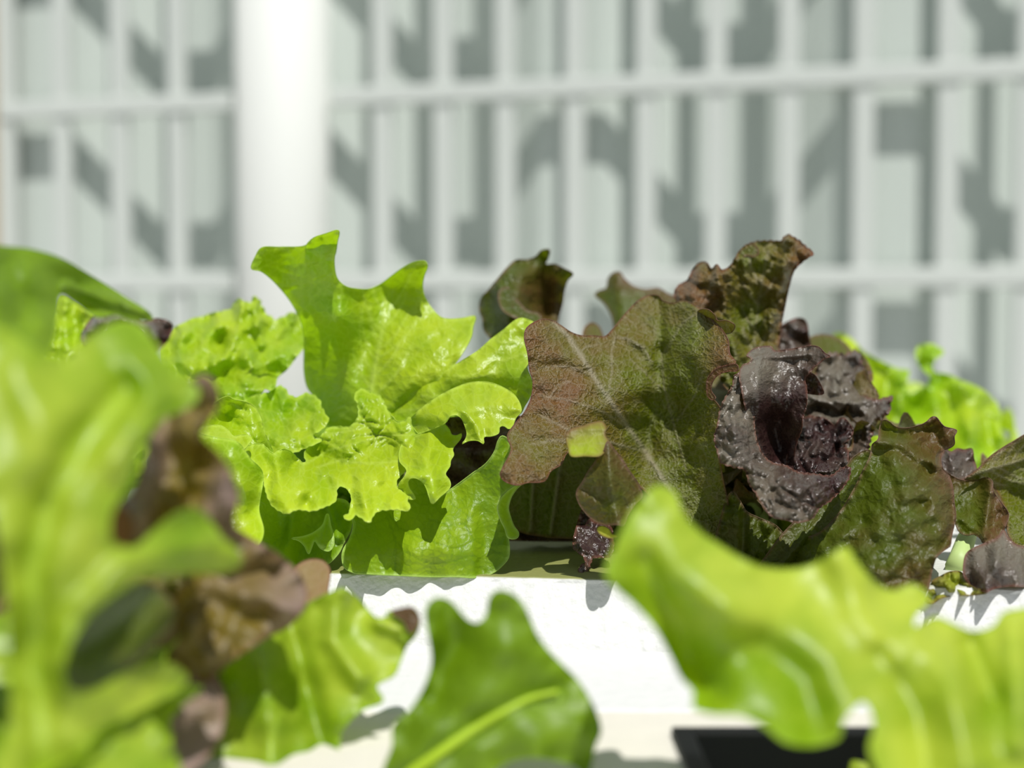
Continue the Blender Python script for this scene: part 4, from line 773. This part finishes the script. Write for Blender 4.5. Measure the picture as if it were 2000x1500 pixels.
# ------------------------------------------------------------------ lettuces at the left, close to the lens
lf_ = plant('green_lettuce', 60, 1700, .40, 'large out-of-focus green lettuce closest to the lens at the left edge', z=ZT - .029, sh=.008)
leaf(lf_, GREEN_BROAD, [dict(out=[(-160, 440), (-80, 465), (0, 480), (60, 487), (120, 505), (180, 540), (240, 578), (292, 612), (298, 624), (260, 622), (225, 614), (190, 620), (150, 592), (118, 575), (112, 610), (90, 690), (0, 720), (-160, 720)],
         dep=[(0, 480, .47), (120, 510, .50), (290, 618, .53), (150, 585, .51), (60, 650, .455), (-100, 600, .44), (0, 560, .45)], ridges=[([(130, 560), (200, 580), (280, 612)], .008, 10), ([(20, 520), (40, 620)], -.01, 30), ([(150, 555), (240, 600)], -.003, 5)],
         step=6, wob=.001, pig=[(0, 530, .0), (100, 560, .1), (200, 590, .3), (60, 650, .6)], seed=131)])
main = [(90, 1540), (80, 1400), (70, 1250), (60, 1120), (90, 1000), (150, 880), (230, 780)]
leaf(lf_, GREEN_FRONT, [dict(out=[(-160, 600), (-60, 620), (20, 650), (80, 690), (130, 700), (165, 665), (200, 640), (238, 626), (272, 634), (305, 675), (335, 718), (368, 745), (388, 765), (375, 790), (340, 806), (305, 826), (275, 880), (245, 950), (215, 1010), (220, 1060), (260, 1072), (300, 1040), (340, 1008), (382, 994), (405, 1012), (432, 1050), (470, 1085), (466, 1106), (420, 1118), (350, 1120), (280, 1128), (225, 1160), (170, 1205), (135, 1260), (122, 1320), (140, 1352), (180, 1350), (230, 1325), (290, 1300), (335, 1300), (366, 1325), (320, 1362), (260, 1395), (190, 1425), (150, 1460), (130, 1560), (-20, 1560), (20, 1400), (15, 1200), (0, 1080), (-20, 980), (-80, 900), (-160, 850)],
         dep=[(-100, 650, .36), (60, 720, .37), (240, 640, .405), (380, 770, .40), (200, 800, .372), (100, 900, .36), (215, 1010, .365), (60, 1150, .35), (380, 1000, .395), (465, 1100, .40), (250, 1130, .37), (130, 1300, .355), (350, 1310, .40), (80, 1500, .345), (-100, 880, .345), (10, 1300, .352)],
         ridges=[([(80, 1500), (70, 1250), (60, 1120), (100, 960), (170, 850), (250, 760)], -.008, 36), ([(120, 1300), (160, 1190), (250, 1100), (400, 1060)], .006, 28), ([(40, 720), (100, 900)], .006, 50), ([(230, 650), (300, 780), (240, 900)], .006, 34)],
         step=7, wob=.0008, wl=170, ruffle=.0018, rl=130, rw=30, veins=[(main, 14)] + branches(main, 5, 150, 45, 14, sides=(1,)), vdisp=.001, bead=.0003,
         pig=[(0, 700, .4), (100, 800, .6), (240, 700, .1), (250, 800, .5), (300, 800, .3), (60, 1200, .5), (350, 1040, .1), (350, 1100, .5), (150, 1050, .6)], seed=133)])
leaf(lf_, GREEN_FRONT, [dict(out=[(-120, 1380), (0, 1420), (60, 1450), (110, 1440), (200, 1420), (280, 1400), (330, 1450), (350, 1560), (-120, 1560)], dep=[(0, 1430, .36), (280, 1410, .385), (200, 1540, .36)], ruffle=.004, rl=90, rw=30, step=8, pig=((0, 0, .3),), seed=134)])
for i, (az, ln, wd, lf, dr) in enumerate([(90, .08, .08, 50, 50), (180, .10, .1, 50, 50), (240, .1, .1, 40, 50), (140, .1, .09, 50, 50)]):
    free_leaf(lf_, GREEN_FRONT, az, ln, wd, lf, dr, seed=190 + i, pig=.3)
lr = plant('red_lettuce', 200, 1600, .41, 'out-of-focus brownish red lettuce whose leaves mingle with the green one at left', z=ZT - .029, sh=.008)
leaf(lr, BROWN, [dict(out=[(270, 850), (300, 815), (340, 800), (372, 745), (400, 732), (422, 755), (428, 785), (408, 822), (392, 850), (425, 885), (452, 925), (465, 970), (458, 1020), (480, 1060), (420, 1080), (350, 1070), (290, 1080), (240, 1072), (192, 1062), (166, 1022), (188, 985), (245, 976), (276, 920), (288, 870)],
         dep=[(300, 820, .42), (400, 740, .425), (400, 850, .42), (455, 960, .412), (180, 1020, .40), (300, 1000, .415), (420, 1060, .415), (350, 900, .428)], ridges=[([(400, 745), (380, 820), (350, 900), (345, 990)], .006, 20), ([(300, 880), (290, 1000)], .006, 18), ([(400, 880), (390, 950)], -.006, 14), ([(440, 940), (430, 1000)], .006, 14)],
         step=6, wob=.003, wl=90, ruffle=.004, rl=70, rw=22, pig=[(400, 780, .4), (350, 850, .2), (360, 950, -.2), (420, 900, .0), (440, 970, 1.2), (200, 1030, .3), (285, 940, 1.2), (400, 1050, .2)], seed=141)])
leaf(lr, RUST, [dict(out=[(160, 1030), (168, 995), (195, 978), (230, 985), (255, 1010), (262, 1045), (235, 1072), (195, 1066)], dep=[(165, 1030, .385), (250, 1000, .395), (235, 1065, .39)], step=6, pig=((0, 0, .9),), seed=140)], label='rust coloured rounded leaf tip')
leaf(lr, BROWN, [dict(out=[(360, 1130), (400, 1060), (440, 1030), (500, 1058), (550, 1088), (590, 1130), (600, 1170), (570, 1218), (520, 1245), (440, 1300), (400, 1330), (340, 1300), (300, 1250), (330, 1190)],
         dep=[(380, 1120, .455), (440, 1040, .465), (595, 1150, .465), (520, 1240, .455), (360, 1290, .44)], ridges=[([(400, 1110), (450, 1130), (560, 1100)], -.004, 16), ([(440, 1060), (480, 1150), (560, 1190)], .006, 26)], step=6, ruffle=.003, rl=70, wob=.002, pig=[(400, 1100, .0), (520, 1120, .5), (580, 1170, .9), (400, 1250, -.1), (480, 1220, .1)], seed=142)])
leaf(lr, RUST, [dict(out=[(570, 1200), (572, 1115), (600, 1094), (630, 1095), (644, 1112), (640, 1165), (650, 1210), (600, 1240)], dep=[(600, 1100, .555), (640, 1160, .55), (600, 1230, .54)], step=5, pig=((0, 0, .1),), seed=143)])
leaf(lr, OLIVE, [dict(out=[(90, 1330), (120, 1260), (170, 1195), (230, 1155), (290, 1140), (330, 1170), (340, 1210), (280, 1280), (230, 1320), (160, 1350)], dep=[(120, 1300, .40), (290, 1150, .42), (220, 1300, .385)], ridges=[([(150, 1270), (290, 1180)], .008, 26)], step=6, pig=((0, 0, .0),), seed=144)])
leaf(lr, BROWN, [dict(out=[(230, 1480), (250, 1400), (310, 1330), (350, 1300), (400, 1306), (436, 1345), (430, 1440), (380, 1500), (300, 1530)], dep=[(250, 1420, .43), (380, 1310, .45), (380, 1480, .425)], ridges=[([(300, 1400), (400, 1380)], .006, 26)], step=6, pig=((0, 0, .8),), seed=145)])
leaf(lr, RED, [dict(out=[(-120, 1000), (-20, 1010), (60, 1080), (80, 1250), (60, 1420), (0, 1460), (-120, 1440)], dep=[(-60, 1050, .47), (60, 1150, .48), (0, 1430, .45)], step=8, pig=((0, 0, .8),), seed=146)])
leaf(lr, RED, [dict(out=[(160, 1200), (250, 1120), (380, 1080), (460, 1120), (500, 1300), (480, 1480), (300, 1520), (150, 1450), (110, 1320)], dep=[(200, 1200, .49), (400, 1100, .52), (480, 1400, .50), (200, 1440, .47)], wob=.003, step=8, pig=((0, 0, .5),), seed=147)])
for q, nm in (([(158, 660), (190, 612), (220, 602), (258, 606), (275, 628), (310, 622), (336, 634), (330, 660), (300, 690), (240, 700), (180, 690)], 148),):
    leaf(lr, PURPLE, [dict(out=q, dep=[(170, 660, .55), (250, 608, .56), (330, 640, .55), (250, 695, .53)], ridges=[([(190, 630), (240, 620), (300, 650)], .006, 10)], wob=.003, wl=40, ruffle=.003, rl=36, step=4, pig=[(170, 660, .5), (230, 610, .0), (310, 650, .9)], seed=nm)])
lb = plant('green_lettuce', 150, 980, .84, 'pale green frilly lettuce showing in the gap above the left edge leaves', z=ZT)
leaf(lb, GREEN, [dict(out=[(40, 760), (70, 680), (100, 620), (118, 575), (150, 588), (180, 606), (198, 622), (195, 650), (220, 700), (260, 760), (200, 850), (80, 850)], dep=[(118, 580, .79), (195, 625, .79), (60, 720, .76), (200, 800, .75)], ridges=[([(125, 590), (130, 700)], .006, 12), ([(165, 610), (160, 720)], .006, 10)], bull=.002, wob=.003, wl=50, ruffle=.003, rl=40, step=4.5, pig=((0, 0, .6),), seed=149)])
for i, (az, ln, wd, lf, dr) in enumerate([(90, .11, .1, 50, 60), (180, .11, .1, 40, 50), (270, .10, .1, 40, 60), (0, .10, .1, 30, 50)]):
    free_leaf(lb, GREEN, az, ln, wd, lf, dr, seed=200 + i, pig=.4)

# ------------------------------------------------------------------ lower left and middle leaves
lm = plant('green_lettuce', 430, 1600, .415, 'out-of-focus green lettuce with red-tipped lobe at the lower left of the white raft', z=ZT - .029, sh=.008)
leaf(lm, GREEN_FRONT, [
    dict(out=[(400, 1210), (430, 1170), (480, 1185), (560, 1200), (600, 1180), (640, 1160), (672, 1150), (700, 1170), (738, 1208), (775, 1196), (805, 1190), (818, 1212), (812, 1240), (795, 1260), (782, 1290), (770, 1318), (735, 1340), (748, 1368), (705, 1388), (668, 1428), (662, 1460), (680, 1560), (330, 1560), (340, 1480), (420, 1440), (440, 1380), (415, 1290)],
         dep=[(430, 1180, .485), (672, 1155, .500), (815, 1215, .495), (770, 1310, .485), (700, 1390, .475), (420, 1440, .465), (600, 1300, .485), (650, 1540, .465), (500, 1500, .46)],
         ridges=[([(660, 1160), (650, 1250), (700, 1320)], .008, 24), ([(560, 1200), (600, 1350), (640, 1480)], -.009, 24), ([(480, 1200), (520, 1350), (540, 1500)], .008, 30), ([(430, 1200), (440, 1320)], -.006, 20), ([(740, 1215), (780, 1230)], .004, 14)],
         step=6, wob=.0012, wl=130, ruffle=.002, rl=100, rw=20, bead=.0003, veins=[([(510, 1540), (530, 1450), (545, 1400)], 9)], pig=[(450, 1250, .1), (680, 1220, .6), (700, 1300, .5), (600, 1420, .0), (460, 1450, .3), (540, 1300, .3)], seed=151),
    dict(out=[(755, 1198), (780, 1190), (808, 1188), (820, 1210), (812, 1240), (795, 1252), (780, 1235), (770, 1210)], dep=[(760, 1200, .492), (815, 1210, .489), (795, 1250, .488)], step=4, pig=((0, 0, .4),), seed=152)])
leaf(lm, OLIVE, [dict(out=[(764, 1196), (785, 1188), (806, 1187), (819, 1206), (814, 1228), (800, 1236), (790, 1215)], dep=[(764, 1196, .490), (815, 1210, .487), (800, 1235, .486)], step=4, pig=((0, 0, 1),), seed=153)], label='reddish tip of a green lobe')
mm = plant('green_lettuce', 640, 1620, .40, 'single broad smooth out-of-focus green leaf in front of the white foam face', z=ZT - .029, sh=.008)
mrb = px('M', [(560, 1330), (700, 1230), (900, 1090), (1100, 970), (1250, 895), (1400, 860)])
leaf(mm, GREEN_BROAD, [dict(out=px('M', [(390, 1460), (430, 1286), (478, 1160), (482, 1050), (560, 980), (620, 900), (670, 800), (698, 690), (682, 560), (664, 450), (668, 390), (700, 350), (750, 338), (810, 368), (855, 420), (900, 465), (950, 480), (998, 440), (1018, 340), (1055, 300), (1130, 308), (1200, 368), (1240, 450), (1280, 540), (1335, 620), (1420, 710), (1500, 790), (1562, 880), (1612, 980), (1636, 1080), (1605, 1160), (1585, 1260), (1560, 1320), (1480, 1268), (1300, 1228), (1150, 1240), (1040, 1300), (950, 1460)]),
         dep=px('M', [(430, 1286, .446), (480, 1100, .448), (690, 400, .448), (760, 380, .448), (1060, 320, .452), (1230, 450, .450), (1620, 1080, .448), (1500, 800, .452), (900, 800, .450), (1200, 900, .444), (700, 1200, .438), (1300, 1220, .442)]),
         ridges=[(mrb, -.004, 26), (px('M', [(760, 360), (820, 600), (700, 900)]), -.007, 34), (px('M', [(1100, 330), (1100, 600), (950, 900)]), .006, 44)], step=6, wob=.0012, wl=150, ruffle=.002, rl=110, rw=26, bead=.0003,
         veins=[(mrb, 8)] + branches(mrb, 4, 120, 50, 31), pig=px('M', [(760, 500, .0), (900, 700, .05), (1100, 600, .2), (1000, 900, .1), (1300, 1100, .3), (1500, 1000, .35), (600, 1150, 0)]), seed=155)], rib=(mrb, .0020, .0008), rib_mat=RIB_GREEN)

# ------------------------------------------------------------------ right foreground
rf = plant('green_lettuce', 1620, 1720, .44, 'big out-of-focus light green lettuce rising over the black cup at lower right', z=ZT - .075)
leaf(rf, GREEN_FRONT, [dict(out=px('R', [(78, 520), (130, 380), (190, 250), (250, 170), (310, 120), (370, 130), (402, 165), (430, 240), (500, 320), (600, 390), (700, 450), (800, 490), (950, 498), (1050, 470), (1130, 422), (1182, 398), (1222, 450), (1262, 505), (1330, 570), (1400, 600), (1480, 568), (1540, 596), (1565, 640), (1500, 715), (1495, 765), (1590, 720), (1680, 752), (1760, 785), (1860, 762), (1905, 702), (2000, 680), (2200, 660), (2250, 1000), (2200, 1560), (1380, 1560), (1330, 1440), (1290, 1320), (1312, 1230), (1300, 1150), (1262, 1102), (1210, 1140), (1165, 1200), (1150, 1270), (1080, 1300), (1000, 1310), (900, 1290), (800, 1215), (700, 1170), (560, 1160), (482, 1130), (482, 1060), (430, 1000), (380, 900), (300, 760), (200, 650), (120, 580)]),
         dep=px('R', [(90, 500, .40), (310, 130, .425), (420, 900, .42), (600, 400, .42), (950, 500, .43), (1180, 400, .435), (1540, 610, .44), (1900, 700, .44), (560, 1150, .395), (900, 1280, .385), (1000, 800, .415), (1300, 1000, .405), (1800, 1100, .405), (1500, 1500, .38), (600, 700, .405), (1240, 1150, .395)]),
         ridges=[(px('R', [(310, 150), (400, 500), (700, 700), (1100, 900)]), .005, 55), (px('R', [(250, 480), (480, 900), (560, 1050)]), -.008, 34), (px('R', [(800, 850), (1000, 1000), (1050, 1250)]), -.007, 40), (px('R', [(1180, 430), (1250, 700), (1400, 900)]), .007, 40), (px('R', [(1500, 800), (1650, 1000), (1750, 1400)]), .008, 34), (px('R', [(1750, 850), (1850, 1100)]), -.008, 26), (px('R', [(1950, 750), (1980, 1300)]), .008, 26), (px('R', [(1350, 900), (1500, 1150), (1550, 1400)]), -.006, 30)],
         step=6.5, wob=.0007, wl=160, ruffle=.0015, rl=130, rw=26, bead=.0003, pig=px('R', [(300, 300, .35), (250, 500, .25), (500, 900, .05), (900, 600, 1), (1150, 500, 1), (1000, 1000, .1), (1400, 700, 1), (1300, 1000, .5), (1800, 900, .8), (1800, 1100, .3), (1600, 1300, .9)]), seed=161)])
for i, (az, ln, wd, lf, dr) in enumerate([(200, .055, .05, 55, 30), (20, .08, .08, 45, 40), (330, .09, .09, 45, 40), (260, .07, .07, 50, 40)]):
    free_leaf(rf, GREEN_FRONT, az, ln, wd, lf, dr, seed=210 + i, pig=.6)
